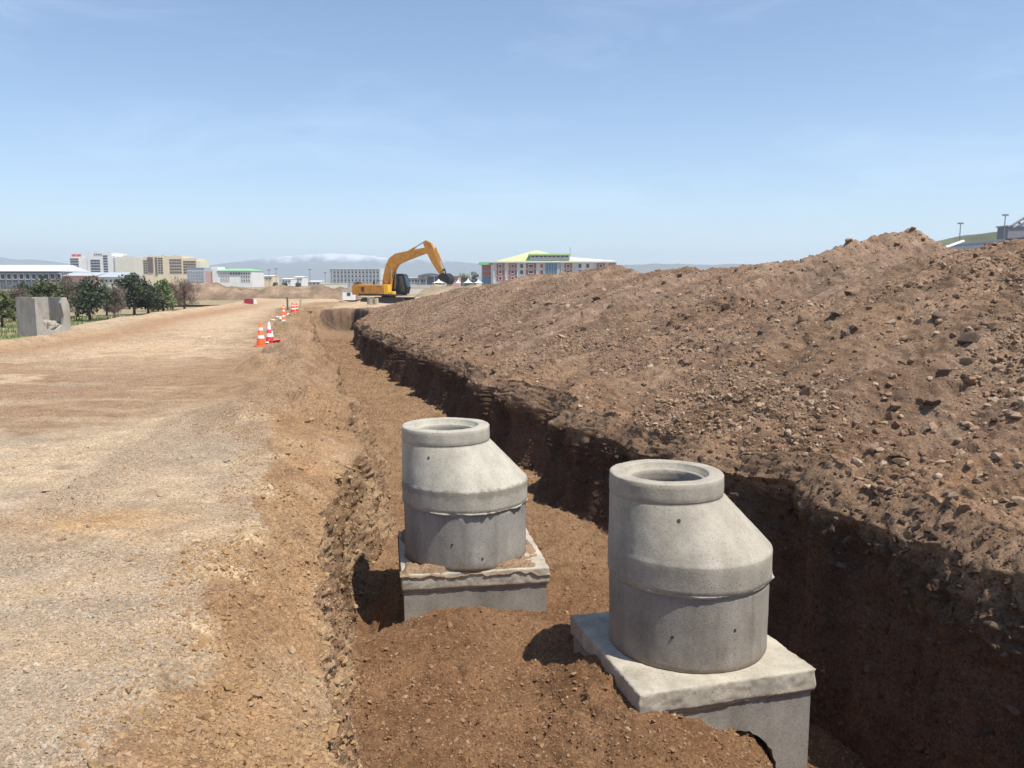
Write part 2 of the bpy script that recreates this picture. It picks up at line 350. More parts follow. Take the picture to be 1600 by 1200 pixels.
# left wall
fl = xL + .20 + .35 * ss(8, 12, Y); fr = xR - .50
zfl = floor_z(fl, Y); zfr = floor_z(fr, Y)
yend = lambda v: 54.2 - 3.0 * (2 * np.abs(v - .45)) ** 2.2
def kk(v): # how open the trench is at this row and place across it
    ye = yend(up(v)) + 0 * C(Y)
    return C(kd) * (1 - ss(ye, ye + .55, C(Y)))
zlipL = plateau(xL, Y) + zL * kd
v = np.linspace(0, 1, 72, endpoint=False); x = C(xL) + C(fl - xL) * up(v ** 1.3); K = kk(v * 0)
X.append(x); ZZ.append(C(zlipL) + (C(zfl) - C(zlipL)) * up(v) * K); reg += [3] * 72
# floor
v = np.linspace(0, 1, 180, endpoint=False); x = C(fl) + C(fr - fl) * up(v); K = kk(v); zf = floor_z(x, C(Y) + 0 * x)
zpl = C(zlipL) + (C(zR) - C(zlipL)) * up(v); zf = zf + 1.1 * up(np.abs(2 * v - 1) ** 3.2) * C(ss(45, 53, Y))
X.append(x); ZZ.append(zpl + (zf - zpl) * K); reg += [4] * 180
# right wall
v = np.linspace(0, 1, 120, endpoint=False); bulge = .10 * np.sin(v * pi)
vt = 1 - (.26 + .10 * fbm(Y * 0, Y, Y * 0, .9, 3, .6, 33.))[:, None] / np.maximum(C(zR - zfr), .5)
x = C(fr) + C(xR - fr) * (.32 * np.minimum(up(v) / vt, 1) + .68 * np.clip((up(v) - vt) / (1 - vt), 0, 1) ** 1.1) + up(bulge) * C(kd) * C(ss(58, 50, Y)); K = kk(v * 0 + 1)
X.append(x); ZZ.append(C(zR) + (C(zfr) - C(zR)) * up(1 - v) * K); reg += [5] * 120
# spoil heap
def heap_z(x, y, xr_lip, xr, h, z0):
    t = np.maximum((x - xr_lip) / (xr - xr_lip), 0)
    up_ = np.where(t < 1, (1 - (1 - np.minimum(t, 1)) ** 1.55) * .35 + .65 * np.minimum(t, 1) ** 1.15, 0)
    up_ = up_ - .06 * np.exp(-((t - 1) / .12) ** 2)
    dn = np.maximum(0, 1 - ((x - xr) * .62 / np.maximum(h, .2)))
    s_ = np.where(t < 1, up_, dn * .94)
    z = z0 + (h - z0) * s_
    sl2 = fbm(x * .5 + y * .1, y * 1.6, 0 * x, 2.6, 3, .55, 15.); z = z + .035 * sl2 * ss(.05, .2, t) * (s_ > 0) * ss(70, 50, y)
    sl = fbm(x * .45 + y * .12, y * 1.5, 0 * x, .9, 3, .55, 14.); z = z + .06 * sl * ss(.05, .3, t) * np.minimum(1, h / 1.2) * (s_ > 0) * ss(70, 50, y)
    big = .10 * fbm(x, y, 0 * x, .45, 4, .5, 11.) * ss(.02, .2, t) + .06 * np.abs(fbm(x, y, 0 * x, 1.3, 3, .5, 12.)) * ss(.0, .15, t)
    return z + big * np.minimum(1, h / 1.2) * (s_ > 0)
wf = np.minimum(xRg - xR + 1.6, np.maximum(.85 * np.maximum(Y, 0) + 3.2 - xR, 2.5)); wf = np.maximum(wf, 2.5)
def heapcols(x): return heap_z(x, C(Y) + 0 * x, C(xR), C(xRg), C(hRg), C(zR))
v = np.linspace(0, 1, 330, endpoint=False); x = C(xR) + C(wf) * up(v ** 1.12); X.append(x); ZZ.append(heapcols(x)); reg += [6] * 330
wb = np.maximum(xRg - xR + 9, wf + 4)
v = np.linspace(0, 1, 46, endpoint=False); x = C(xR) + C(wf) + C(wb - wf) * up(v); X.append(x); ZZ.append(heapcols(x)); reg += [7] * 46
v = np.linspace(0, 1, 14) ** 2.2; x = C(xR + wb) + C(1.7 * np.maximum(Y, 0) + 70) * up(v); X.append(x); ZZ.append(.0 * x); reg += [8] * 14
X = np.concatenate(X, 1); Zt = np.concatenate(ZZ, 1); YY = C(Y) + 0 * X; reg = np.array(reg); NC = X.shape[1]
# wander of wall in y so it is not a ruled surface
P = np.stack([X, YY, Zt], -1)
du = np.gradient(P, axis=1); dv = np.gradient(P, axis=0)
Nn = np.cross(du, dv); Nn /= np.linalg.norm(Nn, axis=-1, keepdims=True) + 1e-12
Nn[Nn[..., 2] < 0] *= 1
AMP = {0: (0, 0, 0, 0), 1: (.004, .006, .0045, .003), 2: (.05, .026, .012, .005), 3: (.07, .045, .022, .010), 4: (.035, .030, .017, .009), 5: (.15, .065, .036, .014), 6: (.05, .034, .021, .009), 7: (.05, .03, .016, .006), 8: (0, 0, 0, 0)}
amp = np.array([AMP[r] for r in reg]); k_ = np.hanning(23); k_ /= k_.sum()
amp = np.stack([np.convolve(np.pad(amp[:, j], 11, mode='edge'), k_, mode='valid') for j in range(4)], 1)
fade = (ss(64, 54, Y) * ss(1.0, 2.2, Y))[:, None]
xs, ys, zs = P[..., 0], P[..., 1], P[..., 2]
D = amp[None, :, 0] * fbm(xs, ys, zs * .6, 1.6, 2, .5, 21.)
D = D + amp[None, :, 1] * (.5 - np.abs(fbm(xs, ys, zs * .7, 4.4, 2, .5, 22.))) * 1.6
D = D + amp[None, :, 2] * (.45 - np.abs(fbm(xs, ys, zs, 12., 2, .6, 23.))) * 1.8
D = D + amp[None, :, 3] * fbm(xs, ys, zs, 38., 1, .5, 24.) * 1.6
# rake marks of bucket teeth down the right wall
gm = ((reg == 5) | (reg == 3)).astype(float); gm = np.convolve(np.pad(gm, 11, mode='edge'), k_, mode='valid')[None, :]
D = D + gm * .075 * fbm(xs * 0, ys + .15 * zs, zs * .12, 3.6, 3, .6, 31.)
deep = (1 - .65 * ss(-.6, -1.0, zs) * (reg == 5)[None, :]) * (1 - .45 * ss(-.5, -.2, zs) * (reg == 5)[None, :])
P = P + Nn * (D * fade * deep)[..., None]

# colour of the soils, with shade painted into the right trench wall
def colour_field():
    x, y, z = P[..., 0], P[..., 1], P[..., 2]
    def c(r, g, b): return np.array([r, g, b])[None, None, :]
    def mix(a, b, t): return a + (b - a) * np.clip(t, 0, 1)[..., None]
    n1 = fbm(x, y, 0 * x, .55, 4, .55, 40.); n2 = fbm(x, y, 0 * x, 1.9, 3, .55, 41.); n3 = fbm(x, y, 0 * x, .16, 3, .5, 42.)
    r = reg[None, :] + 0 * x.astype(int)
    beige, ochre, grey, red = c(0.468, 0.345, 0.217), c(0.484, 0.33, 0.183), c(0.409, 0.326, 0.228), c(0.293, 0.186, 0.109)
    road = mix(beige, ochre, .6 * ss(-.1, .8, n1)); road = mix(road, grey, ss(-.15, .55, n2 + .5 * n3)); n5 = fbm(x * .35, y, 0 * x, 2.6, 4, .6, 46.); road = mix(road, grey * .8, .55 * ss(.1, .6, n5) * ss(14, 9, y)); road = mix(road, beige * 1.1, .6 * ss(.2, .7, -n5))
    rd = ss(.15, .5, 1.6 * gauss(x, y, -4.4, 13.0, 3.6, 2.9) + .9 * gauss(x, y, -6.5, 17.5, 4.5, 1.2) + .5 * gauss(x, y, -8.5, 17, 4, 2.5) + .25 * n2 + .25 * n1) * ss(2, 8, y)
    road = mix(road, red, rd * (1.05 + .6 * fbm(x * .22, y, 0 * x, 2.4, 3, .6, 47.)))
    gr = np.exp(-(dpoly(x, y, GR1) / .35) ** 2) + np.exp(-(dpoly(x, y, GR2) / .3) ** 2) + .8 * gauss(x, y, -2.9, 8.6, 1.0, 1.6)
    road = mix(road, c(0.353, 0.277, 0.196), gr * (.75 + .35 * n2))
    road = mix(road, c(.50, .385, .25), .8 * np.exp(-((dpoly(x, y, GR3) - .0) / .42) ** 2) * (.8 + .5 * n2))
    oc, oy = at(150, 810, 0); road = mix(road, c(0.462, 0.273, 0.119), gauss(x, y, oc, oy, .7, .45) * .8)
    # worn pale wheel track
    road = mix(road, c(0.504, 0.359, 0.224), .6 * ss(.3, .8, np.exp(-((x + 9.5 + .27 * (y - 20)) / 2.6) ** 2) + .3 * n1) * ss(14, 20, y))
    red_edge = np.exp(-((x - np.interp(y, ROAD_EDGE[:, 0], ROAD_EDGE[:, 1]) - 2.2) / 1.3) ** 2)
    road = mix(road, c(0.336, 0.195, 0.101), red_edge * .8 * ss(90, 50, y))
    near_lip = ss(2.6, .6, np.abs(x - xE[:, None])) * ss(9, 13, y)
    road = mix(road, c(0.302, 0.195, 0.108), near_lip * .85 + .4 * near_lip * n2)
    for cx, cy, r, h in MOUNDS: road = mix(road, c(.275, .185, .115), .7 * np.clip(1.5 * gauss(x, y, cx, cy - .1 * r, r * .9, r * 1.05) + .3 * n2 - .25, 0, 1))
    gx = np.interp(y, ROAD_EDGE[:, 0], ROAD_EDGE[:, 1])
    grass = mix(c(.17, .18, .08), c(.32, .25, .15), ss(-.35, .3, n1) + ss(38, 60, y)); road = mix(road, grass, ss(gx - 1.2, gx - 2.6, x + .6 * n2) * ss(150, 100, y))
    far = mix(c(.34, .26, .17), c(.25, .22, .125), ss(-.1, .4, n3 + .3 * n1)); road = mix(road, far, ss(90, 160, y))
    bank = mix(c(0.337, 0.203, 0.104), c(0.262, 0.152, 0.0789), ss(-.4, .5, n2)); bank = mix(bank, c(0.36, 0.243, 0.142), ss(.2, .8, n1 + .3 * n2)); bank = mix(bank, road, ss(.28, -.06, (x - xE[:, None]) / (xL - xE)[:, None] + .35 * n2)); bank = mix(bank, c(0.286, 0.183, 0.107), ss(8, 14, y))
    lw = mix(c(0.264, 0.166, 0.0943), c(0.352, 0.238, 0.139), ss(-.3, .5, fbm(x, y, z, 2.5, 3, .5, 50.)))
    lw = mix(lw, c(0.132, 0.085, 0.0574), .35 * ss(.25, .5, fbm(x, y, z, 1.4, 3, .6, 51.)))
    fl_ = mix(c(0.21, 0.12, 0.0607), c(0.255, 0.161, 0.0872), ss(6, 16, y) + .3 * n1); fl_ = mix(fl_, c(0.165, 0.0866, 0.0417), ss(9, 7.5, y) * (.6 + .5 * n2))
    end_dark = ss(50.3, 52, y) * ss(56, 53.6, y); fl_ = mix(fl_, c(.155, .10, .064) * (1 + .5 * n2[..., None]), end_dark)  # darker brown around the far end of the trench
    rw = mix(c(.085, .052, .034), c(.12, .075, .048), ss(-.3, .5, n2)); rw = mix(rw, c(.24, .155, .095), .9 * ss(-.48, -.30, z + .10 * n2))  # wall colour darkened to deepen its shade, paler at the sunlit crust
    hp = mix(c(0.245, 0.163, 0.109), c(0.188, 0.119, 0.0762), ss(-.4, .5, n1)); hp = mix(hp, c(0.286, 0.199, 0.134), .8 * ss(.15, .8, n2)); hp = mix(hp, c(0.229, 0.147, 0.090), .7 * ss(.1, .7, n3))
    hp = mix(hp, c(0.245, 0.147, 0.0822), .7 * ss(1.3, .2, x - xR[:, None]))
    st_ = fbm(x * .5 + y * .1, y * 1.6, 0 * x, 2.2, 4, .6, 16.); hp = hp * (1 + .22 * st_)[..., None]
    far_r = ss(3.0, 8.0, x - xRg[:, None]); hp = mix(hp, far, far_r); hp = mix(hp, far, ss(62, 72, y))
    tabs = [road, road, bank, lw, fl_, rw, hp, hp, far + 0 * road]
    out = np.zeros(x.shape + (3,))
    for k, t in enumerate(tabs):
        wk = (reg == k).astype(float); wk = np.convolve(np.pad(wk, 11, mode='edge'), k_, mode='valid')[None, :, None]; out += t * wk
    past = ss(54.5, 57, y)[..., None]; core = ((reg >= 2) & (reg <= 5))[None, :, None] * past
    out = out * (1 - core) + road * core
    return np.clip(out, .01, 1)
COLF = colour_field()

def grid_object(name, r0, r1, c0, c1, label):
    """rows r0..r1, columns c0..c1 inclusive as one mesh"""
    p = P[r0:r1 + 1, c0:c1 + 1]; nr, nc = p.shape[:2]
    me = bpy.data.meshes.new(name); me.vertices.add(nr * nc); me.vertices.foreach_set('co', p.reshape(-1).astype(np.float32))
    i = np.arange(nr * nc).reshape(nr, nc); q = np.stack([i[:-1, :-1], i[:-1, 1:], i[1:, 1:], i[1:, :-1]], -1).reshape(-1, 4)
    me.loops.add(q.size); me.loops.foreach_set('vertex_index', q.reshape(-1).astype(np.int32))
    me.polygons.add(len(q)); me.polygons.foreach_set('loop_start', np.arange(0, q.size, 4, dtype=np.int32))
    me.polygons.foreach_set('use_smooth', np.ones(len(q), bool))
    me.update(calc_edges=True)
    a = me.color_attributes.new('Col', 'FLOAT_COLOR', 'POINT')
    c = np.ones((nr * nc, 4), np.float32); c[:, :3] = COLF[r0:r1 + 1, c0:c1 + 1].reshape(-1, 3); a.data.foreach_set('color', c.reshape(-1))
    me.materials.append(SOIL); o = link(name, me); return tag(o, label, kind='structure')
cs = {k: (np.where(reg == k)[0][0], np.where(reg == k)[0][-1]) for k in range(9)}
rA = int(np.searchsorted(Y, 1.6)); rB = int(np.searchsorted(Y, 59.5))
ground = grid_object('ground', 0, NR - 1, 0, cs[3][0], 'flat beige gravel ground and dirt road left of the trench')
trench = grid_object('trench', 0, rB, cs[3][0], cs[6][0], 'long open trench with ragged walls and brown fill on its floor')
heap = grid_object('spoil_heap', 0, rB, cs[6][0], NC - 1, 'long stony spoil heap of brown earth right of the trench')
terrain = grid_object('terrain', rB, NR - 1, cs[3][0], NC - 1, 'open level land reaching to the horizon behind the trench')

# ------------------------------------------------------------------ stones and crumbs
def hull_mesh(name, seed, m, n=15, sq=(1, .8, .62)):
    import bmesh
    r = random.Random(seed); bm = bmesh.new()
    for _ in range(n):
        v_ = Vector((r.gauss(0, 1), r.gauss(0, 1), r.gauss(0, 1))).normalized() * r.uniform(.82, 1.08)
        bm.verts.new((v_.x * sq[0], v_.y * sq[1], v_.z * sq[2]))
    g = bmesh.ops.convex_hull(bm, input=bm.verts); loose = [v_ for v_ in bm.verts if not v_.link_faces]
    bmesh.ops.delete(bm, geom=loose, context='VERTS')
    me = bpy.data.meshes.new(name); bm.to_mesh(me); bm.free(); me.materials.append(m); return me

def grid_sample(n, c0, c1, r0, r1, wfun):
    """random places on the finished surface, chosen by area and a weight"""
    p = P[r0:r1 + 1, c0:c1 + 1]; a = np.linalg.norm(np.cross(p[1:, :-1] - p[:-1, :-1], p[:-1, 1:] - p[:-1, :-1]), axis=-1)
    cx = (p[:-1, :-1] + p[1:, 1:]) / 2; wgt = a * wfun(cx[..., 0], cx[..., 1], cx[..., 2], reg[None, c0:c1] + 0 * cx[..., 0].astype(int)); wgt = np.maximum(wgt, 0).ravel(); cdf = np.cumsum(wgt)
    q = np.searchsorted(cdf, RNG.random(n) * cdf[-1]); q = np.minimum(q, len(cdf) - 1); i, j = np.unravel_index(q, a.shape)
    s_, t_ = RNG.random(n)[:, None], RNG.random(n)[:, None]
    pt = (p[i, j] * (1 - s_) + p[i + 1, j] * s_) * (1 - t_) + (p[i, j + 1] * (1 - s_) + p[i + 1, j + 1] * s_) * t_
    return pt

def crumbs(name, pts, size, m, parent, seed=0, squash=(1, .8, .6)):
    """uncountable small stones: one object, instances made inside it"""
    n = len(pts); me = bpy.data.meshes.new(name); me.vertices.add(n)
    me.vertices.foreach_set('co', pts.astype(np.float32).ravel())
    sc = size[:, None] * np.array(squash)[None, :] * (1 + .35 * (RNG.random((n, 3)) - .5))
    a = me.attributes.new('stone_scale', 'FLOAT_VECTOR', 'POINT'); a.data.foreach_set('vector', sc.astype(np.float32).ravel())
    rt = np.stack([RNG.normal(0, .45, n), RNG.normal(0, .45, n), RNG.random(n) * 6.283], 1)
    a = me.attributes.new('stone_turn', 'FLOAT_VECTOR', 'POINT'); a.data.foreach_set('vector', rt.astype(np.float32).ravel())
    o = link(name, me, parent); tag(o, kind='stuff')
    ng = bpy.data.node_groups.new(name, 'GeometryNodeTree')
    ng.interface.new_socket('Geometry', in_out='INPUT', socket_type='NodeSocketGeometry'); ng.interface.new_socket('Geometry', in_out='OUTPUT', socket_type='NodeSocketGeometry')
    N, L = ng.nodes, ng.links; gi = N.new('NodeGroupInput'); go = N.new('NodeGroupOutput')
    gti = N.new('GeometryNodeGeometryToInstance')
    for k in range(6):
        ico = N.new('GeometryNodeMeshIcoSphere'); ico.inputs['Subdivisions'].default_value = 1 if k else 2; ico.inputs['Radius'].default_value = 1
        sp = N.new('GeometryNodeSetPosition'); pos = N.new('GeometryNodeInputPosition')
        ad = N.new('ShaderNodeVectorMath'); ad.operation = 'ADD'; ad.inputs[1].default_value = (3.1 * k + seed, 1.7 * k, 5.3 * k + seed)
        nzz = N.new('ShaderNodeTexNoise'); nzz.inputs['Scale'].default_value = 1.1; nzz.inputs['Detail'].default_value = 1
        sb = N.new('ShaderNodeVectorMath'); sb.operation = 'SUBTRACT'; sb.inputs[1].default_value = (.5, .5, .5)
        ml = N.new('ShaderNodeVectorMath'); ml.operation = 'SCALE'; ml.inputs['Scale'].default_value = 2.0
        L.new(pos.outputs[0], ad.inputs[0]); L.new(ad.outputs[0], nzz.inputs['Vector']); L.new(nzz.outputs['Color'], sb.inputs[0]); L.new(sb.outputs[0], ml.inputs[0])
        L.new(ico.outputs['Mesh'], sp.inputs['Geometry']); L.new(ml.outputs[0], sp.inputs['Offset'])
        sm = N.new('GeometryNodeSetShadeSmooth'); sm.inputs['Shade Smooth'].default_value = False; L.new(sp.outputs[0], sm.inputs[0])
        mt = N.new('GeometryNodeSetMaterial'); mt.inputs['Material'].default_value = m; L.new(sm.outputs[0], mt.inputs[0]); L.new(mt.outputs[0], gti.inputs[0])
    iop = N.new('GeometryNodeInstanceOnPoints'); iop.inputs['Pick Instance'].default_value = True
    na = N.new('GeometryNodeInputNamedAttribute'); na.data_type = 'FLOAT_VECTOR'; na.inputs[0].default_value = 'stone_scale'
    nb = N.new('GeometryNodeInputNamedAttribute'); nb.data_type = 'FLOAT_VECTOR'; nb.inputs[0].default_value = 'stone_turn'
    e2r = N.new('FunctionNodeEulerToRotation'); L.new(nb.outputs[0], e2r.inputs[0])
    L.new(gi.outputs[0], iop.inputs['Points']); L.new(gti.outputs[0], iop.inputs['Instance']); L.new(na.outputs[0], iop.inputs['Scale']); L.new(e2r.outputs[0], iop.inputs['Rotation'])
    L.new(iop.outputs[0], go.inputs[0])
    md = o.modifiers.new('crumbs', 'NODES'); md.node_group = ng; me.materials.append(m)
    return o
def plaw(n, a, b, k=2.6):
    u = RNG.random(n); return (a ** (1 - k) + u * (b ** (1 - k) - a ** (1 - k))) ** (1 / (1 - k))
def inview(x, y): return (np.abs(x) < .72 * y + .8) & (y > 2.0)

r0 = int(np.searchsorted(Y, 2.2)); r1 = int(np.searchsorted(Y, 56))
# spoil heap
pt = grid_sample(98000, cs[6][0], cs[7][0], r0, r1, lambda x, y, z, r: inview(x, y) / np.maximum(y, 4) ** 1.15 * (.18 + 1.6 * np.clip(fbm(x, y, 0 * x, .7, 4, .6, 60.) + .15, 0, 1.2)))
sz = np.maximum(plaw(len(pt), .006, .052, 2.6), .00085 * pt[:, 1]); crumbs('small_stones', pt, sz, ST_HEAP, heap, 1)
# shoulder of the left bank
pt = grid_sample(34000, cs[2][0] - 12, cs[3][0], r0, r1, lambda x, y, z, r: inview(x, y) / np.maximum(y, 3) ** 1.3 * (.2 + np.clip(fbm(x, y, 0 * x, 1.6, 3, .5, 61.) + .3, 0, 1.2)))
sz = np.maximum(plaw(len(pt), .004, .026, 3.1), .0007 * pt[:, 1]); crumbs('clods', pt, sz, ST_BANK, ground, 2)
# gravel of the flat ground
gw = lambda x, y: .12 + np.clip(fbm(x, y, 0 * x, .8, 3, .5, 62.) + .15, 0, 1) + 7 * np.exp(-(dpoly(x, y, GR1) / .2) ** 2) + 5 * np.exp(-(dpoly(x, y, GR2) / .1) ** 2) + .8 * gauss(x, y, -2.9, 8.6, 1.0, 1.6) + 1.2 * ss(1.2, .1, np.abs(x - np.interp(y, Y, xE)))
pt = grid_sample(85000, cs[1][0], cs[2][0], r0, int(np.searchsorted(Y, 30)), lambda x, y, z, r: inview(x, y) / np.maximum(y, 3) ** 1.5 * gw(x, y))
sz = np.maximum(plaw(len(pt), .0035, .017, 3.0), .00062 * pt[:, 1]); crumbs('gravel', pt, sz, ST_ROAD, ground, 3)
# trench floor and mounds
pt = grid_sample(60000, cs[4][0], cs[5][0], r0, int(np.searchsorted(Y, 45)), lambda x, y, z, r: inview(x, y) / np.maximum(y, 4) ** 1.6 * (.5 + np.clip(fbm(x, y, 0 * x, 1.2, 3, .5, 63.), 0, 1)))
sz = np.maximum(plaw(len(pt), .005, .024, 3.0), .0008 * pt[:, 1]); crumbs('earth_crumbs', pt, sz, ST_FLOOR, trench, 4)
# walls
pt = grid_sample(10000, cs[5][0], cs[6][0], r0, int(np.searchsorted(Y, 45)), lambda x, y, z, r: inview(x, y) / np.maximum(y, 4) ** 1.0)
sz = np.maximum(plaw(len(pt), .008, .05, 2.6), .0009 * pt[:, 1]); crumbs('embedded_stones', pt, sz, ST_WALL, trench, 5)
pt = grid_sample(9000, cs[3][0], cs[4][0], r0, int(np.searchsorted(Y, 30)), lambda x, y, z, r: inview(x, y) / np.maximum(y, 3) ** 1.2)
sz = np.maximum(plaw(len(pt), .006, .035, 2.6), .0009 * pt[:, 1]); crumbs('embedded_clods', pt, sz, ST_BANK, trench, 6)

def stones(n, parent, mats_, c0, c1, ra, rb, wfun, lo, hi, sink=.25):
    meshes = [hull_mesh('stone', 100 + k + 31 * len(bpy.data.meshes), mats_, 16, (1, random.uniform(.65, .95), random.uniform(.45, .75))) for k in range(9)]
    pt = grid_sample(n, c0, c1, ra, rb, wfun)
    for p in pt:
        o = link('stone', random.choice(meshes), parent); d = math.hypot(p[1], EYE - p[2])
        s_ = max(random.uniform(lo, hi) ** 1.0, .0047 * d * random.uniform(.85, 1.4)); s_ = min(s_, hi * 1.6)
        o.location = (p[0], p[1], p[2] + s_ * sink); o.scale = (s_, s_, s_); o.rotation_euler = (random.gauss(0, .35), random.gauss(0, .35), random.uniform(0, 6.28))
stones(185, heap, ST_HEAP, cs[6][0], cs[7][0], r0, int(np.searchsorted(Y, 24)), lambda x, y, z, r: inview(x, y) * (np.abs(x) < .64 * y) / y ** .9 * (.3 + 2.5 * gauss(x, y, 4.8, 7.6, 1.5, 2.0)), .028, .085)
stones(44, heap, ST_DARK, cs[6][0], cs[7][0], r0, int(np.searchsorted(Y, 26)), lambda x, y, z, r: inview(x, y) * (np.abs(x) < .64 * y), .07, .14, .1)
stones(34, ground, ST_BANK, cs[2][0], cs[3][0], r0, int(np.searchsorted(Y, 11)), lambda x, y, z, r: inview(x, y) / y, .02, .045)
stones(14, ground, ST_ROAD, cs[1][0] + 60, cs[2][0], r0, int(np.searchsorted(Y, 9)), lambda x, y, z, r: (np.abs(x) < .64 * y) / y, .016, .03)
stones(24, trench, ST_FLOOR, cs[4][0], cs[5][0], int(np.searchsorted(Y, 4.2)), int(np.searchsorted(Y, 14)), lambda x, y, z, r: inview(x, y) / y, .02, .038)
stones(12, trench, ST_WALL, cs[5][0], cs[6][0], int(np.searchsorted(Y, 4.2)), int(np.searchsorted(Y, 14)), lambda x, y, z, r: inview(x, y) / y, .04, .08, 0)
stones(12, trench, ST_BANK, cs[3][0], cs[4][0], int(np.searchsorted(Y, 3.2)), int(np.searchsorted(Y, 12)), lambda x, y, z, r: inview(x, y) / y, .03, .06, 0)

# ------------------------------------------------------------------ manholes
def rough_mesh(me, a, f, seed=0., edge=None):
    n = len(me.vertices); co = np.empty(n * 3, np.float32); me.vertices.foreach_get('co', co); co = co.reshape(-1, 3)
    no = np.empty(n * 3, np.float32); me.vertices.foreach_get('normal', no); no = no.reshape(-1, 3)
    d = fbm(co[:, 0] + seed, co[:, 1], co[:, 2], f, 4, .6, seed) * a
    if edge is not None: d = d - edge(co)
    co = co + no * d[:, None]; me.vertices.foreach_set('co', co.ravel().astype(np.float32)); me.update()
def lathe(rings, n, m, closed=False):
    """rings: list of (z, r, cx) circles"""
    mb = MB(); vs = []; fs = []
    for z, r, cx in rings:
        for k in range(n): a = 2 * pi * k / n; vs.append((cx + r * cos(a), r * sin(a), z))
    R = len(rings)
    for i in range(R - 1 + (1 if closed else 0)):
        for k in range(n):
            a = i * n + k; b = i * n + (k + 1) % n; c_ = ((i + 1) % R) * n + (k + 1) % n; d = ((i + 1) % R) * n + k; fs.append((a, b, c_, d))
    mb.add(vs, fs, m); return mb
def dense(rings, step=.03):
    out = [rings[0]]
    for a, b in zip(rings[:-1], rings[1:]):
        d = math.dist(a, b); k = max(1, int(d / step))
        for j in range(1, k + 1): t = j / k; out.append(tuple(a[q] + (b[q] - a[q]) * t for q in range(3)))
    return out
def rough_box(sx, sy, z0, z1, m, step, a, chip, seed):
    import bmesh
    bm = bmesh.new(); nx, ny, nzz = max(2, int(sx / step)), max(2, int(sy / step)), max(2, int((z1 - z0) / step))
    idx = {}
    def V(i, j, k):
        if (i, j, k) not in idx: idx[(i, j, k)] = bm.verts.new((-sx / 2 + sx * i / nx, -sy / 2 + sy * j / ny, z0 + (z1 - z0) * k / nzz))
        return idx[(i, j, k)]
    for i in range(nx):
        for j in range(ny):
            bm.faces.new((V(i, j, nzz), V(i + 1, j, nzz), V(i + 1, j + 1, nzz), V(i, j + 1, nzz))); bm.faces.new((V(i, j, 0), V(i, j + 1, 0), V(i + 1, j + 1, 0), V(i + 1, j, 0)))
    for i in range(nx):
        for k in range(nzz):
            bm.faces.new((V(i, 0, k), V(i + 1, 0, k), V(i + 1, 0, k + 1), V(i, 0, k + 1))); bm.faces.new((V(i + 1, ny, k), V(i, ny, k), V(i, ny, k + 1), V(i + 1, ny, k + 1)))
    for j in range(ny):
        for k in range(nzz):
            bm.faces.new((V(nx, j, k), V(nx, j + 1, k), V(nx, j + 1, k + 1), V(nx, j, k + 1))); bm.faces.new((V(0, j + 1, k), V(0, j, k), V(0, j, k + 1), V(0, j + 1, k + 1)))
    me = bpy.data.meshes.new('slab'); bm.normal_update(); bm.to_mesh(me); bm.free(); me.materials.append(m)
    def edge(co):
        ex = sx / 2 - np.abs(co[:, 0]); ey = sy / 2 - np.abs(co[:, 1]); ez = np.minimum(co[:, 2] - z0, z1 - co[:, 2])
        d = np.stack([ex, ey, ez], 1); d.sort(axis=1); e2 = d[:, 1]
        return -.0045 * fbm(co[:, 0], co[:, 1], co[:, 2], 42, 2, .6, seed) * (ez > .004) * (ez < z1 - z0 - .004 + 0 * ez) + chip * np.exp(-(e2 / .014) ** 2) * (.55 + np.clip(fbm(co[:, 0], co[:, 1], co[:, 2], 9, 3, .6, seed), -.4, 1))
    rough_mesh(me, a, 14, seed, edge); me.polygons.foreach_set('use_smooth', [True] * len(me.polygons)); return me

def chamber(W, z0, z1, hz, hr, m, seed):
    """hollow square chamber with round knocked-out holes front and back"""
    mb = MB(); t = .13; h = W / 2; n = 72; rr = random.Random(seed)
    rad = [hr + .008 * rr.uniform(-1, 1) for _ in range(n)]
    for s_ in (-1, 1):
        yo, yi = s_ * h, s_ * (h - t); out = []; inn = []; out2 = []; inn2 = []
        for k in range(n):
            a = 2 * pi * k / n; ca, sa = cos(a), sin(a)
            q = min(h / abs(ca) if abs(ca) > 1e-6 else 1e9, (z1 - hz) / sa if sa > 1e-6 else 1e9, (hz - z0) / -sa if sa < -1e-6 else 1e9)
            out.append((ca * q, yo, hz + sa * q)); inn.append((ca * rad[k], yo, hz + sa * rad[k])); inn2.append((ca * (rad[k] + .02 * rr.random()), yi, hz + sa * rad[k])); out2.append((ca * q, yi, hz + sa * q))
        # exact corners
        for cx, cz in ((h, z1), (-h, z1), (-h, z0), (h, z0)):
            a = math.atan2(cz - hz, cx) % (2 * pi); k = int(round(a / (2 * pi / n))) % n; out[k] = (cx, yo, cz); out2[k] = (cx, yi, cz)
        k0 = n
        vs = out + inn + inn2 + out2; fs = []
        for k in range(n):
            k2 = (k + 1) % n; fs += [(k, k2, n + k2, n + k), (n + k, n + k2, 2 * n + k2, 2 * n + k), (2 * n + k, 2 * n + k2, 3 * n + k2, 3 * n + k)]
        mb.add(vs, fs, m)
    for s_ in (-1, 1):
        x0, x1 = (h - t, h) if s_ > 0 else (-h, -h + t); mb.box(x0, x1, -h + .001, h - .001, z0, z1, m)
    mb.box(-h + t, h - t, -h + t, h - t, z0, z0 + .1, m)
    return mb

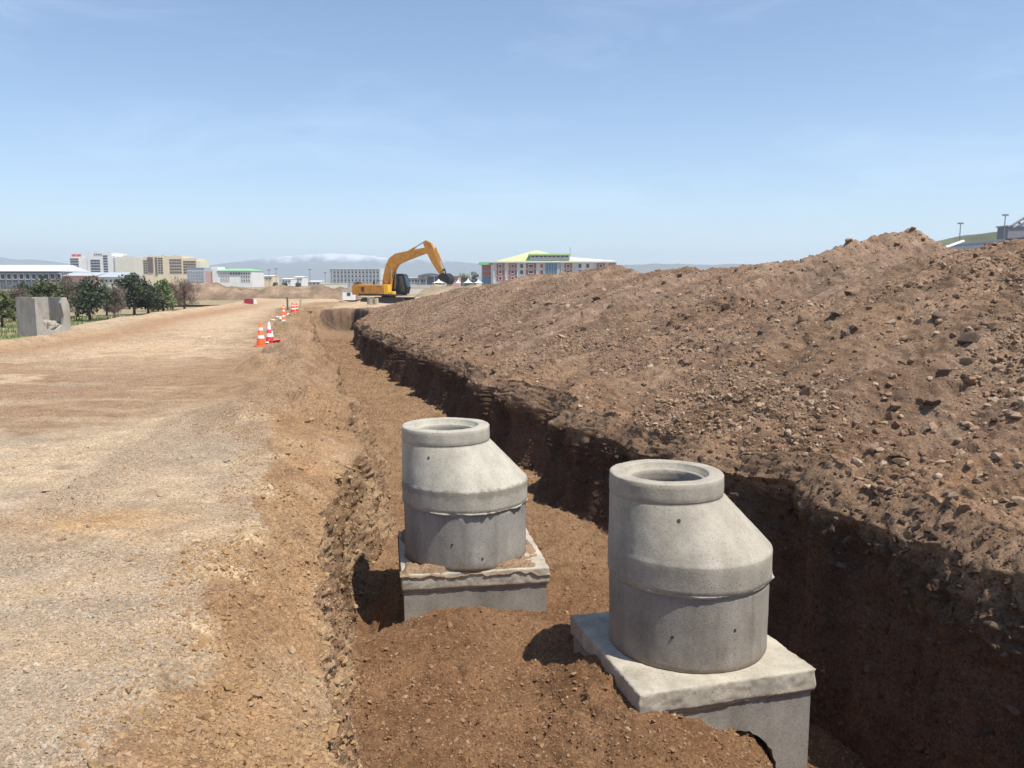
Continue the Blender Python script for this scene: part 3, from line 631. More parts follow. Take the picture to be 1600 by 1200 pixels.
def manhole(label, cx, cy, rz, bx, by, dirt, hz, hr, seed, cone_turn, con, ring, slabm):
    rs = 1. if dirt else .968
    t = thing('manhole', label, 'manhole', (bx, by, 0), rz, 'precast concrete manholes standing in the trench'); bs = 1. if dirt else .965
    Mi = Matrix.Rotation(-rz, 4, 'Z'); off = Mi @ Vector((cx - bx, cy - by, 0))
    zs = -.90                                                  # top of the cover slab
    o = chamber(1.33 * bs, -2.25, zs - .165, hz, hr, CON_BOX, seed).build('base_chamber', t)
    me = rough_box(1.375 * bs, 1.375 * bs, zs - .155, zs, slabm, .016, .003, .009, seed * 3.3); o = link('cover_slab', me, t)
    # ragged mortar bed under the slab
    mb = MB(); n = 160; vs = []; fs = []; rr = random.Random(seed + 5)
    per = []
    for k in range(n):
        q = k / n * 4; s_ = int(q); f_ = q - s_; h = .672 * bs
        c4 = [(-h, -h), (h, -h), (h, h), (-h, h), (-h, -h)]; per.append((c4[s_][0] + (c4[s_ + 1][0] - c4[s_][0]) * f_, c4[s_][1] + (c4[s_ + 1][1] - c4[s_][1]) * f_))
    dr = fbm(np.arange(n) * .13, np.zeros(n) + seed, np.zeros(n), 1., 4, .7)
    for k, (x, y) in enumerate(per):
        g = 1 + .008 * rr.uniform(-1, 1); e = zs - .165 - .004 - .022 * max(0, dr[k]); vs += [(x * g, y * g, zs - .14), (x * g * 1.004, y * g * 1.004, zs - .16), (x * .993, y * .993, e), (x * .96, y * .96, e)]
    for k in range(n):
        a = 4 * k; b = 4 * ((k + 1) % n)
        for j in range(3): fs.append((a + j, b + j, b + j + 1, a + j + 1))
    mb.add(vs, fs, MORTAR); mb.build('mortar_bed', t, True)
    # shaft ring
    rb = lathe(dense([(0, .5, 0), (0, .588, 0), (.012, .596, 0), (.53, .597, 0), (.54, .59, 0), (.54, .5, 0)]) + [(0, .5, 0)], 128, ring)
    o = rb.build('shaft_ring', t, False); rough_mesh(o.data, .003, 6, seed + .5); o.data.polygons.foreach_set('use_smooth', [True] * len(o.data.polygons)); o.location = (off.x, off.y, zs); o.scale = (rs, rs, 1)
    # eccentric cone
    prof = [(0, .5, 0), (0, .604, 0), (.008, .612, 0), (.195, .612, 0), (.205, .610, -.001), (.218, .602, -.006)]
    prof2 = [(.218, .602, -.006), (.575, .428, -.180), (.588, .420, -.183), (.592, .424, -.183), (.60, .427, -.184), (.72, .424, -.184), (.728, .418, -.184), (.73, .41, -.184), (.73, .318, -.184), (.725, .312, -.184), (.685, .308, -.184), (.683, .277, -.184), (.676, .27, -.184), (.59, .27, -.184), (.2, .5, 0), (0, .5, 0)]
    cb = lathe(dense(prof, .03) + dense(prof2, .025)[1:], 144, con)
    o = cb.build('cone', t, False); rough_mesh(o.data, .0028, 7, seed + 2.5)
    o.data.polygons.foreach_set('use_smooth', [True] * len(o.data.polygons)); o.scale = (rs, rs, 1); o.location = (off.x, off.y, zs + .548); o.rotation_euler = (0, 0, cone_turn - rz)
    # squeezed-out joint between ring and cone
    n = 220; vs = []; fs = []; q = np.arange(n); nr_ = fbm(q * .11, np.zeros(n) + seed, np.zeros(n), 1., 4, .75, 3.); n2 = fbm(q * .3, np.zeros(n) + seed, np.zeros(n), 1., 3, .8, 6.)
    for k in range(n):
        a = 2 * pi * k / n; front = max(0, cos(a + 1.15)) ** .6
        ro = .607 + max(0, .006 + .016 * nr_[k]) * front; zb = .534 - (.006 + .012 * max(0, n2[k])) * front
        for r_, z_ in ((.59, .556), (.612, .556), (ro, .548), (ro - .002, .54), (.592, zb), (.59, zb)): vs.append((r_ * cos(a), r_ * sin(a), z_))
    for k in range(n):
        a = 6 * k; b = 6 * ((k + 1) % n)
        for j in range(5): fs.append((a + j, b + j, b + j + 1, a + j + 1))
    mj = MB(); mj.add(vs, fs, MORTAR); o = mj.build('mortar_joint', t, True); o.scale = (rs, rs, 1); o.location = (off.x, off.y, zs); o.rotation_euler = (0, 0, -rz)
    # lifting holes: flush plugs, their dark colour stands for the shade inside
    for a, z_, r_ in ((-1.72, .26, .600), (-1.25, .12, .600)) if dirt else ((-1.95, .25, .600), (-1.2, .3, .600)):
        hb = MB(); p0 = Vector((r_ * cos(a - 0) - .012 * cos(a), r_ * sin(a) - .012 * sin(a), z_)); hb.tube(p0, p0 + Vector((cos(a), sin(a), 0)) * .0135, .011, DARKHOLE, 8)
        o = hb.build('lifting_hole', t); o.scale = (rs, rs, 1); o.location = (off.x, off.y, zs); o.rotation_euler = (0, 0, -rz)
    a = -1.62 if not dirt else -1.98; zc = .49; q = (zc - .218) / .357; rr_ = .602 - .174 * q; cx_ = -.006 - .174 * q
    hb = MB(); p0 = Vector((cx_ + rr_ * cos(a), rr_ * sin(a), zc)); nrm = Vector((cos(a) * .9, sin(a) * .9, .4)).normalized(); hb.tube(p0 - nrm * .02, p0 + nrm * .0035, .014, DARKHOLE, 9)
    o = hb.build('lifting_hole', t); o.scale = (rs, rs, 1); o.location = (off.x, off.y, zs + .548); o.rotation_euler = (0, 0, cone_turn - rz)
    if dirt:
        n = 90; g = np.linspace(-.70, .70, n); gx, gy = np.meshgrid(g, g, indexing='ij'); e = np.minimum(.71 - np.abs(gx), .71 - np.abs(gy))
        hgt = .055 * fbm(gx, gy, 0 * gx, 3.0, 4, .55, 77.) + .022 * ss(.0, .10, e) - .012 + .04 * gauss(gx, gy, .45, -.3, .3, .4) + .012 * fbm(gx, gy, 0 * gx, 22, 2, .6)
        hgt = np.clip(hgt, -.02, .05) - .05 * ss(.075, .03, e)
        me = bpy.data.meshes.new('loose_soil'); co = np.stack([gx, gy, zs + hgt], -1).reshape(-1, 3); i = np.arange(n * n).reshape(n, n)
        me.from_pydata([tuple(c_) for c_ in co], [], np.stack([i[:-1, :-1], i[1:, :-1], i[1:, 1:], i[:-1, 1:]], -1).reshape(-1, 4).tolist())
        ca = me.color_attributes.new('Col', 'FLOAT_COLOR', 'POINT'); cc = np.ones((n * n, 4), np.float32); cc[:, :3] = (.29, .195, .12); ca.data.foreach_set('color', cc.ravel())
        me.materials.append(SOIL); me.polygons.foreach_set('use_smooth', [True] * len(me.polygons)); o = link('loose_soil', me, t); tag(o, 'thin loose brown soil lying over the cover slab', kind='stuff')
    return t
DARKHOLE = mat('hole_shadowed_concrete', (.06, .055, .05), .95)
CON_CONE2 = concrete_material('cone_concrete_warm', (.375, .335, .27))
CON_RING2 = concrete_material('ring_concrete_warm', (.30, .27, .225), .8, .35)
manhole('pale concrete manhole with dirt on its cover slab, farther along the trench', -.46, 7.86, radians(9), -.435, 7.97, True, -1.85, .33, 3, radians(2), CON_CONE, CON_RING, CON_SLAB)
manhole('large concrete manhole nearest the viewer with clean slab and arched opening in its base', 1.306, 5.86, radians(15.5), 1.285, 5.83, False, -1.66, .40, 8, radians(-2), CON_CONE2, CON_RING2, CON_SLAB)

# ------------------------------------------------------------------ open concrete chamber at the road edge
ax, ay = at(58, 524, 0); t = thing('concrete_chamber', 'square grey concrete chamber with a broken open front at the road edge', 'concrete box', (ax, ay, -.02), radians(59))
Wc, Hc, th = 1.16, 1.27, .13
mb = MB(); U = [(0, 0), (Wc, 0), (Wc, Hc * .80), (Wc - .10, Hc * .98), (Wc - .2, Hc * .97), (Wc - .30, Hc * .84), (Wc - .26, Hc * .68), (Wc - .22, Hc * .5), (Wc - .27, Hc * .26), (Wc * .55, Hc * .12), (.36, Hc * .16), (.22, Hc * .34), (.2, Hc * .55), (.16, Hc * .66), (.1, Hc * .75), (0, Hc * .97)]
half1 = [U[0]] + U[10:]; half2 = U[1:10]
base = [(0, 0), (Wc, 0), (Wc - .27, Hc * .26), (Wc * .55, Hc * .12), (.36, Hc * .16), (.22, Hc * .34)]
mb.prism([(0, 0), (.36, 0), (.36, Hc * .16), (.22, Hc * .34), (.2, Hc * .55), (.16, Hc * .66), (.1, Hc * .75), (0, Hc * .97)], 0, th, CON_OLD)
mb.prism([(.36, 0), (Wc * .55, 0), (Wc * .55, Hc * .12), (.36, Hc * .16)], 0, th, CON_OLD)
mb.prism([(Wc * .55, 0), (Wc, 0), (Wc, Hc * .80), (Wc - .10, Hc * .98), (Wc - .2, Hc * .97), (Wc - .30, Hc * .84), (Wc - .26, Hc * .68), (Wc - .22, Hc * .5), (Wc - .27, Hc * .26), (Wc * .55, Hc * .12)], 0, th, CON_OLD)
mb.build('front_wall', t)
MB().box(0, th, th, Wc, 0, Hc, CON_OLD).build('side_wall', t); MB().box(Wc - th, Wc, th, Wc, 0, Hc * .98, CON_OLD).build('side_wall', t)
MB().box(th, Wc - th, Wc - th, Wc - .002, 0, Hc * .99, CON_OLD).build('back_wall', t); MB().box(th, Wc - th, th, Wc - th, 0, .1, CON_OLD).build('floor_slab', t)
rb = rough_box(.72, .55, 0, .34, MORTAR, .04, .06, .09, 4.4); o = link('broken_concrete', rb, t); o.location = (Wc * .55, .45, .1); o.rotation_euler = (.2, .15, .3)
fx, fy = at(124, 517, 0); me = rough_box(.62, .34, -.03, .045, MORTAR, .03, .03, .03, 9.1); o = link('concrete_fragment', me); o.location = (fx, fy, .0); o.rotation_euler = (0, .03, .5); tag(o, 'thin pale concrete fragment lying beside the open concrete chamber', 'concrete fragment')

# ------------------------------------------------------------------ cones and tape
ORANGE = mat('cone_orange', (.85, .13, .03), .5, .08); WHITE = mat('cone_white', (.82, .80, .76), .45, .05); RED = mat('cone_red', (.62, .045, .05), .5, .08)
TAPE = bpy.data.materials.new('barrier_tape'); N_, L_, b_ = nodes(TAPE)
tcx = N_.new('ShaderNodeTexCoord'); wv = N_.new('ShaderNodeTexWave'); wv.inputs['Scale'].default_value = .55; wv.bands_direction = 'DIAGONAL'; L_.new(tcx.outputs['Object'], wv.inputs[0]); rt_ = ramp(N_, [(.49, (.75, .06, .05)), (.51, (.82, .78, .74))]); L_.new(wv.outputs[1], rt_.inputs[0]); L_.new(rt_.outputs[0], b_.inputs['Base Color'])
def g_z(x, y):
    i = int(np.clip(np.searchsorted(Y, y), 1, NR - 1)); r_ = P[i]; c_ = slice(cs[0][0], cs[3][0]); return float(np.interp(x, r_[c_, 0], r_[c_, 2]))
def traffic_cone(px, py, h, label, body, group='traffic cones along the trench edge', bands=((.32, .46), (.66, .78)), slim=1.):
    x, y = at(px, py, 0); z = g_z(x, y)
    t = thing('traffic_cone', label, 'traffic cone', (x, y, z), random.uniform(-.4, .4), group)
    bw = .22 * h * slim
    MB().box(-bw, bw, -bw, bw, -.02, .03 * h + .01, body, None, .012).build('base', t)
    def rad(q): return h * slim * (.195 - .14 * q)
    MB().add(*ringgeo(.04, 1.0, rad, h), body).build('body', t, True)
    for b in bands: MB().add(*ringgeo(b[0], b[1], rad, h, .005), WHITE).build('band', t, True)
    return t
def ringgeo(q0, q1, rad, h, e=0, n=20):
    vs = [(cos(2 * pi * k / n) * (rad(q) + e), sin(2 * pi * k / n) * (rad(q) + e), q * h) for q in (q0, q1) for k in range(n)]
    fs = [(k, (k + 1) % n, n + (k + 1) % n, n + k) for k in range(n)]
    if q1 >= 1: fs.append(tuple(range(n, 2 * n)))
    return vs, fs
traffic_cone(408, 541, .65, 'orange traffic cone with two white bands, nearest of the row', ORANGE)
traffic_cone(421, 536, .63, 'red traffic cone wrapped in white just behind the nearest orange cone', RED, bands=((.28, .45), (.62, .97)), slim=.85)
traffic_cone(425, 533, .40, 'small faded cone close behind the red and white cone', RED, bands=((.35, .8),), slim=.8)
traffic_cone(443, 509, .56, 'orange cone standing alone halfway along the cone row', ORANGE)
traffic_cone(443, 491, .55, 'small distant cone standing just behind the lone middle cone', ORANGE)
traffic_cone(457, 488, .56, 'left cone of the distant pair by the trench end', RED)
traffic_cone(460.5, 487, .52, 'right cone of the distant pair by the trench end', ORANGE)
traffic_cone(464, 486, .5, 'farthest faded cone beside the distant pair', RED)
for px, py, h, c_, lb in ((449.5, 484, .85, (.12, .13, .11), 'thin dark marker post between the distant cones'), (470, 484, .7, (.50, .42, .24), 'short yellowish marker post near the trench end')):
    x, y = at(px, py, 0); z = g_z(x, y); t = thing('marker_post', lb, 'post', (x, y, z)); pm_ = mat('post_paint', c_, .6)
    MB().box(-.05, .05, -.04, .04, -.1, h, pm_, None, .008).build('post', t); MB().box(-.11, .11, -.09, .09, -.02, .06, pm_, None, .01).build('foot', t)
def tape(pts, wd, label):
    """crumpled ribbon following the ground"""
    vs = []; fs = []; n = 0; P2 = [Vector(at(a, b, 0)) for a, b in pts]; L2 = []
    for a, b in zip(P2[:-1], P2[1:]):
        k = max(2, int((b - a).length / .12))
        for j in range(k): L2.append(a.lerp(b, j / k))
    x0, y0 = L2[0]
    for i, p in enumerate(L2):
        d = (L2[min(i + 1, len(L2) - 1)] - L2[max(i - 1, 0)]).normalized(); nn = Vector((-d.y, d.x)); wob = .06 * sin(i * 1.7) + .05 * sin(i * .63)
        z = g_z(p.x, p.y) + .025 + .02 * abs(sin(i * 1.1)); tw = sin(i * .9) * .8
        for s_ in (-1, 1): vs.append((p.x + nn.x * (wob + s_ * wd * cos(tw)), p.y + nn.y * (wob + s_ * wd * cos(tw)), z + (s_ * wd * sin(tw) if s_ * sin(tw) > 0 else 0)))
    for i in range(len(L2) - 1): fs.append((2 * i, 2 * i + 1, 2 * i + 3, 2 * i + 2))
    o = MB().add(vs, fs, TAPE).build('barrier_tape', None); tag(o, label, 'barrier tape', 'red and white tape lying on the ground')
tape([(409, 539), (424, 536), (432, 533), (441, 537)], .07, 'red and white tape crumpled at the foot of the nearest cones')
tape([(424, 523), (440, 517), (452, 515)], .03, 'thin strand of tape lying behind the nearest cones')
tape([(420, 494), (433, 496), (443, 496), (452, 490)], .045, 'tape strand running past the lone middle cone')
tape([(426, 507), (436, 506), (443, 508)], .045, 'short tape strand left of the lone middle cone')

DRED = mat('faded_dark_red', (.30, .04, .055), .7, .2)
# red plastic barrier
x0_, y0_ = at(391, 475, 0)
t = thing('road_barrier', 'low red plastic barrier with a white end lying across the far road', 'barrier', (x0_, y0_, 0), .1)
mb = MB(); mb.prism([(-.42, 0), (.3, 0), (.3, .38), (.1, .42), (-.3, .42), (-.42, .3)], -.22, .22, DRED); mb.build('body', t)
MB().prism([(.305, 0), (.48, 0), (.44, .26), (.305, .36)], -.2, .2, WHITE).build('white_end', t); MB().box(-.7, -.43, -.15, .15, 0, .12, RED).build('foot', t)

# ------------------------------------------------------------------ excavator
EO = mat('excavator_orange', (.50, .225, .03), .5, .28, 3, spec=.5); EY = mat('excavator_yellow', (.80, .44, .03), .45, .08); ED = mat('excavator_dark', (.03, .03, .032), .6, .2)
EG = mat('cab_glass', (.035, .055, .075), .08, .1, spec=.8); ST = mat('track_steel', (.07, .062, .055), .6, .3, 8, metal=.4); CH = mat('piston_chrome', (.5, .5, .5), .25, .05, metal=1)
EX, _ = at_y(607, 452, 75)
ex = thing('excavator', 'orange tracked excavator with raised boom at the far end of the trench', 'excavator', (EX, 75, -.5), radians(-20))
ztrk = 0
for s_ in (-1, 1):
    yc = s_ * 1.1; n = 14; outl = []
    for k in range(n + 1): a = pi / 2 + pi * k / n; outl.append((-1.75 + .40 * cos(a), .42 + .40 * sin(a)))
    for k in range(n + 1): a = -pi / 2 + pi * k / n; outl.append((1.75 + .40 * cos(a), .42 + .40 * sin(a)))
    tr = MB().prism(outl, yc - .27, yc + .27, ST).build('track', ex)
    pads = MB()
    for k in range(15):
        x = -1.85 + k * .265; pads.box(x, x + .2, yc - .3, yc + .3, .815, .86, ST)
    for a in np.linspace(-1.2, 1.2, 5):
        for sg in (-1, 1): pads.box(sg * (1.75 + .4 * cos(a)) - .04, sg * (1.75 + .4 * cos(a)) + .04, yc - .3, yc + .3, .42 + .4 * sin(a) - .08, .42 + .4 * sin(a) + .08, ST)
    pads.build('track_pads', tr)
    for k in range(6): MB().tube((-1.4 + k * .56, yc - s_ * -.27, .3), (-1.4 + k * .56, yc + s_ * .29, .3), .13, ED, 12).build('roller', tr)
MB().box(-1.0, 1.0, -.85, .85, .35, .85, ED, None, .08).build('undercarriage', ex); MB().tube((0, 0, .85), (0, 0, 1.02), .65, ED, 24).build('slew_ring', ex)
MB().box(-2.5, 1.25, -1.28, 1.28, 1.02, 1.16, ED, None, .03).build('deck', ex)
hs = MB().box(-2.35, .15, -1.27, -.42, 1.162, 2.0, EO, None, .05); hs.box(-2.35, -.55, -.418, 1.27, 1.162, 2.0, EO, None, .05); hs.build('engine_housing', ex)
cw = MB().prism([(-3.02, 1.12), (-2.355, 1.08), (-2.355, 2.05), (-2.85, 2.05), (-3.05, 1.85)], -1.3, 1.3, EO).build('counterweight', ex)
for k in range(5): MB().box(-2.1 + k * .07, -2.06 + k * .07, -1.285, -1.272, 1.4, 1.8, ED).build('vent_slat', ex)
MB().box(-1.65, -.62, -1.282, -1.272, 1.25, 1.9, EO).build('side_door', ex); MB().box(-1.6, .1, -1.29, -1.271, 1.92, 1.985, EY).build('yellow_stripe', ex)
MB().box(.17, .62, -1.25, -.55, 1.165, 2.02, EY, None, .03).build('fuel_tank', ex); MB().box(.64, 1.1, -1.2, -.6, 1.0, 1.42, EY, None, .03).build('step_box', ex)
hr = MB()
for a, b in (((-.6, -1.1, 2.0), (-.6, -1.1, 2.35)), ((.1, -1.1, 2.0), (.1, -1.1, 2.35)), ((-.6, -1.1, 2.35), (.1, -1.1, 2.35)), ((.1, -1.1, 2.35), (.55, -1.1, 1.75))): hr.tube(a, b, .022, ED, 6)
hr.build('handrail', ex); MB().tube((-1.6, .2, 2.0), (-1.6, .2, 2.35), .07, ED, 10).build('exhaust_pipe', ex)
cf = MB(); cpts = [(.1, 1.17), (1.45, 1.17), (1.62, 1.75), (1.35, 2.85), (1.2, 2.95), (.15, 2.95), (.02, 2.4)]
cab = cf.prism([(p[0], p[1]) for p in cpts], .36, 1.26, ED).build('cab', ex)
MB().prism([(.25, 1.7), (.72, 1.7), (.72, 2.8), (.25, 2.8)], .345, .36 - .002, EG).build('side_window', cab); MB().prism([(.8, 1.3), (1.42, 1.3), (1.53, 1.75), (1.28, 2.8), (.8, 2.8)], .345, .358, EG).build('side_window', cab)
MB().prism([(1.625, 1.8), (1.64, 1.8), (1.372, 2.82), (1.358, 2.82)], .42, 1.2, EG).build('windscreen', cab); MB().box(.12, 1.2, .4, 1.22, 2.952, 3.0, EO, None, .02).build('cab_roof', cab)
PXM = 75 / 1280 / cos(radians(20))
def ep(px, py): return ((px - 607) * PXM, (470.5 - py) * 75 / 1280 + .5 + .0)
bp_ = [ep(603, 449) + (.30,), ep(607, 434) + (.40,), ep(612, 419) + (.47,), ep(617, 410) + (.50,), ep(624, 405) + (.47,), ep(640, 400.5) + (.38,), ep(655, 396.5) + (.30,), ep(669, 393) + (.24,)]
MB().beam(bp_, .27, EO).build('boom', ex)
for s_ in (-1, 1):
    a = ep(614, 452); b = ep(617, 421); m_ = (a[0] + (b[0] - a[0]) * .55, a[1] + (b[1] - a[1]) * .55)
    c1 = MB().tube((a[0], s_ * .38, a[1]), (m_[0], s_ * .38, m_[1]), .11, EO, 12).build('lift_cylinder', ex); MB().tube((m_[0], s_ * .38, m_[1]), (b[0], s_ * .38, b[1]), .055, CH, 10).build('piston_rod', c1)
sp_ = [ep(667, 380) + (.16,), ep(672, 385) + (.34,), ep(676, 394) + (.37,), ep(683, 409) + (.32,), ep(690, 422) + (.24,), ep(693, 428) + (.15,)]
MB().beam(sp_, .20, EO).build('stick', ex)
a = ep(634, 401); a = (a[0], a[1] + .15); b = ep(667, 379.5); m_ = (a[0] + (b[0] - a[0]) * .55, a[1] + (b[1] - a[1]) * .55)
c1 = MB().tube((a[0], 0, a[1]), (m_[0], 0, m_[1]), .10, EO, 12).build('stick_cylinder', ex); MB().tube((m_[0], 0, m_[1]), (b[0], 0, b[1]), .05, CH, 10).build('piston_rod', c1)
a = ep(678, 389); a = (a[0] + .33, a[1]); b = ep(697, 421); m_ = (a[0] + (b[0] - a[0]) * .6, a[1] + (b[1] - a[1]) * .6)
c1 = MB().tube((a[0], 0, a[1]), (m_[0], 0, m_[1]), .08, EO, 12).build('bucket_cylinder', ex); MB().tube((m_[0], 0, m_[1]), (b[0], 0, b[1]), .04, CH, 10).build('piston_rod', c1)
lk = MB(); b2 = ep(692, 427); b3 = ep(699, 428); lk.tube((b[0], -.16, b[1]), (b2[0], -.16, b2[1]), .05, ED, 8).tube((b[0], .16, b[1]), (b2[0], .16, b2[1]), .05, ED, 8).tube((b[0], 0, b[1]), (b3[0], 0, b3[1]), .06, ED, 8); lk.build('bucket_linkage', ex)
# bucket: curled shell
arc = []; cxb, czb = ep(699, 437)
for k in range(13): a_ = radians(165 - k * 17.5); arc.append((cxb + .56 * cos(a_), czb + .56 * sin(a_)))
bk = MB(); inner = [(cxb + (p[0] - cxb) * .9, czb + (p[1] - czb) * .9) for p in arc]; bk.prism(arc + inner[::-1], -.55, .55, ED)
for s_ in (-1, 1): bk.prism(arc, s_ * .55 - .02, s_ * .55 + .02, ED)
bkt = bk.build('bucket', ex)
for k in range(5):
    y_ = -.48 + k * .24; e = arc[-1]; MB().prism([(e[0] - .05, e[1]), (e[0] + .03, e[1] + .05), (e[0] - .18, e[1] - .22)], y_ - .05, y_ + .05, ST).build('tooth', bkt)

# ------------------------------------------------------------------ small site things by the excavator
x_, z_ = at_y(545, 453, 84); WP = mat('white_paint', (.78, .77, .76), .5, .08); GD = mat('dark_glass', (.05, .06, .07), .2, .2, spec=.6)
t = thing('site_cabin', 'small white site cabin with a dark window left of the excavator', 'cabin', (x_, 84, -.1), .1)
MB().box(-.62, .62, -.5, .6, 0, .98, WP, None, .03).build('wall', t); MB().box(-.68, .68, -.56, .66, .982, 1.04, mat('cabin_roof', (.45, .46, .47), .6), None, .01).build('roof', t)
MB().box(-.15, .2, -.52, -.502, .45, .78, GD).build('window', t)
x_, z_ = at_y(582, 468, 62)
for i, (dx, lb) in enumerate(((-.22, 'pale short concrete ring left of its twin in front of the excavator'), (.24, 'pale short concrete ring right of its twin in front of the excavator'))):
    t = lathe([(0, .17, 0), (0, .215, 0), (.36, .215, 0), (.36, .17, 0), (0, .17, 0)], 24, CON_SLAB).build('concrete_ring', None, False); t.location = (x_ + dx, 62 + .1 * i, .10); t.rotation_euler = (.1, .12 - .2 * i, 0); t.scale = (1, 1, 1.2)
    tag(t, lb, 'concrete ring', 'concrete rings beside the excavator')

# ------------------------------------------------------------------ far spoil banks behind the road
def bank(name, label, x0, x1, y0, y1, prof, seed, col, nx=160, ny=40, kind='structure', rg_=.35):
    gx = np.linspace(x0, x1, nx); gv = np.linspace(0, 1, ny); h = np.interp(gx, [p[0] for p in prof], [p[1] for p in prof])
    XX, VV = np.meshgrid(gx, gv, indexing='ij'); YY_ = y0 + (y1 - y0) * VV; e = np.minimum((XX - x0), (x1 - XX)); e = ss(0, (x1 - x0) * .04, e)
    Z = h[:, None] * np.sin(np.clip(VV, 0, 1) * pi) ** .8 * e
    Z = Z * (1 + rg_ * fbm(XX, YY_, 0 * XX, 3.5 / (y1 - y0), 4, .55, seed)) - .15
    me = bpy.data.meshes.new(name); i = np.arange(nx * ny).reshape(nx, ny)
    me.from_pydata(np.stack([XX, YY_, Z], -1).reshape(-1, 3).tolist(), [], np.stack([i[:-1, :-1], i[1:, :-1], i[1:, 1:], i[:-1, 1:]], -1).reshape(-1, 4).tolist())
    n_ = fbm(XX, YY_, 0 * XX, 6. / (y1 - y0), 4, .6, seed + 3)[..., None]; c_ = np.ones((nx, ny, 4), np.float32); c_[..., :3] = np.clip(np.array(col)[None, None, :] * (1 + .35 * n_), .02, 1)
    ca = me.color_attributes.new('Col', 'FLOAT_COLOR', 'POINT'); ca.data.foreach_set('color', c_.ravel()); me.materials.append(SOIL); me.polygons.foreach_set('use_smooth', [True] * len(me.polygons))
    o = link(name, me); return tag(o, label, kind=kind)
def xz(px, py, Yd): return at_y(px, py, Yd)
bank('spoil_bank', 'low brown spoil bank crossing behind the far end of the dirt road', -42, -16.5, 86, 94, [xz(p, q, 90) for p, q in ((200, 452), (300, 446), (340, 444), (375, 442), (400, 447), (425, 444), (445, 449), (500, 448), (540, 450), (565, 452))], 3., (.27, .19, .125))
bank('soil_bank', 'thin tan soil bank at the right of the excavator', -12, 18, 96, 104, [xz(p, q, 100) for p, q in ((650, 449), (700, 447), (760, 448), (860, 449), (1000, 449))], 9., (.33, .26, .17), 120, 24)
def hill(name, label, pts, Y0, Y1, col, seed, kind='structure'):
    pr = [xz(p, q, (Y0 + Y1) / 2) for p, q in pts]; return bank(name, label, pr[0][0], pr[-1][0], Y0, Y1, pr, seed, col, 140, 30, rg_=.06)
hill('grass_hill', 'green grassy embankment rising behind the right end of the spoil heap', ((1380, 402), (1440, 379), (1500, 371), (1560, 364), (1620, 353), (1800, 340), (1950, 370)), 125, 175, (.13, .14, .085), 5.)

# ------------------------------------------------------------------ buildings
def bmat(name, c, r=.8, v=.06): return mat(name, c, r, v, .4)
B_WHITE = bmat('white_render', (.72, .71, .68)); B_CREAM = bmat('cream_render', (.68, .64, .52)); B_YEL = bmat('yellow_render', (.70, .58, .38)); B_GREY = bmat('grey_render', (.42, .44, .46))
B_DARK = bmat('dark_facade', (.13, .14, .16)); B_GLASS = mat('window_glass', (.03, .037, .045), .45, .15, 1, spec=.35); B_FR = bmat('window_frame', (.6, .6, .6)); B_RED = bmat('red_panel', (.42, .10, .06)); B_LIME = bmat('lime_roof', (.50, .66, .26))
B_GREEN = bmat('green_roof', (.25, .55, .28)); B_BLUE = mat('blue_glass', (.04, .14, .24), .15, .1, 1, spec=.7); B_BROWN = bmat('brown_panel', (.13, .08, .06)); B_ROOFW = bmat('white_roof', (.74, .73, .71)); B_ROOFD = bmat('dull_roof', (.56, .53, .52)); B_SLATE2 = bmat('dark_column', (.2, .2, .22)); B_PINK = bmat('pink_render', (.55, .33, .28)); B_SLATE = bmat('slate_roof', (.38, .41, .45))
_wm = {}
def window_mesh(w_, h_, glass=None, frame=None):
    glass = glass or B_GLASS; frame = frame or B_FR; key = (round(w_, 2), round(h_, 2), glass.name, frame.name)
    if key not in _wm:
        mb = MB(); t_ = .12 * min(w_, h_)
        mb.box(0, w_, -.14, .05, 0, t_, frame).box(0, w_, -.14, .05, h_ - t_, h_, frame).box(0, t_, -.14, .05, t_, h_ - t_, frame).box(w_ - t_, w_, -.14, .05, t_, h_ - t_, frame).box(t_, w_ - t_, -.05, .04, t_, h_ - t_, glass)
        _wm[key] = mb.mesh('window')
    return _wm[key]
def place_windows(par, x0, x1, z0, z1, nx, nz_, y=0., fx=.66, fz=.6, glass=None, frame=None):
    px_, pz_ = (x1 - x0) / nx, (z1 - z0) / nz_; me = window_mesh(px_ * fx, pz_ * fz, glass, frame)
    for i in range(nx):
        for k in range(nz_): o = link('window', me, par); o.location = (x0 + px_ * (i + (1 - fx) / 2), y, z0 + pz_ * (k + (1 - fz) / 2))
class Bld:
    def __init__(s, name, label, cat, px0, px1, Yd, base=0, rz=0, group=None):
        s.Y = Yd; s.px0 = px0; s.x0 = at_y(px0, 440, Yd)[0]; s.t = thing(name, label, cat, (s.x0, Yd, base), rz, group); s.base = base; s.c = cos(rz)
    def x(s, px): return (at_y(px, 440, s.Y)[0] - s.x0) / s.c
    def z(s, py): return at_y(s.px0, py, s.Y)[1] - s.base
    def block(s, name, p0, p1, top, bot, d, m, y=0.): return MB().box(s.x(p0), s.x(p1), y, y + d, s.z(bot) if bot else 0, s.z(top), m).build(name, s.t)
    def win(s, p0, p1, top, bot, nx, nz_, y=0., **k): place_windows(s.t, s.x(p0), s.x(p1), s.z(bot), s.z(top), nx, nz_, y - .02, **k)

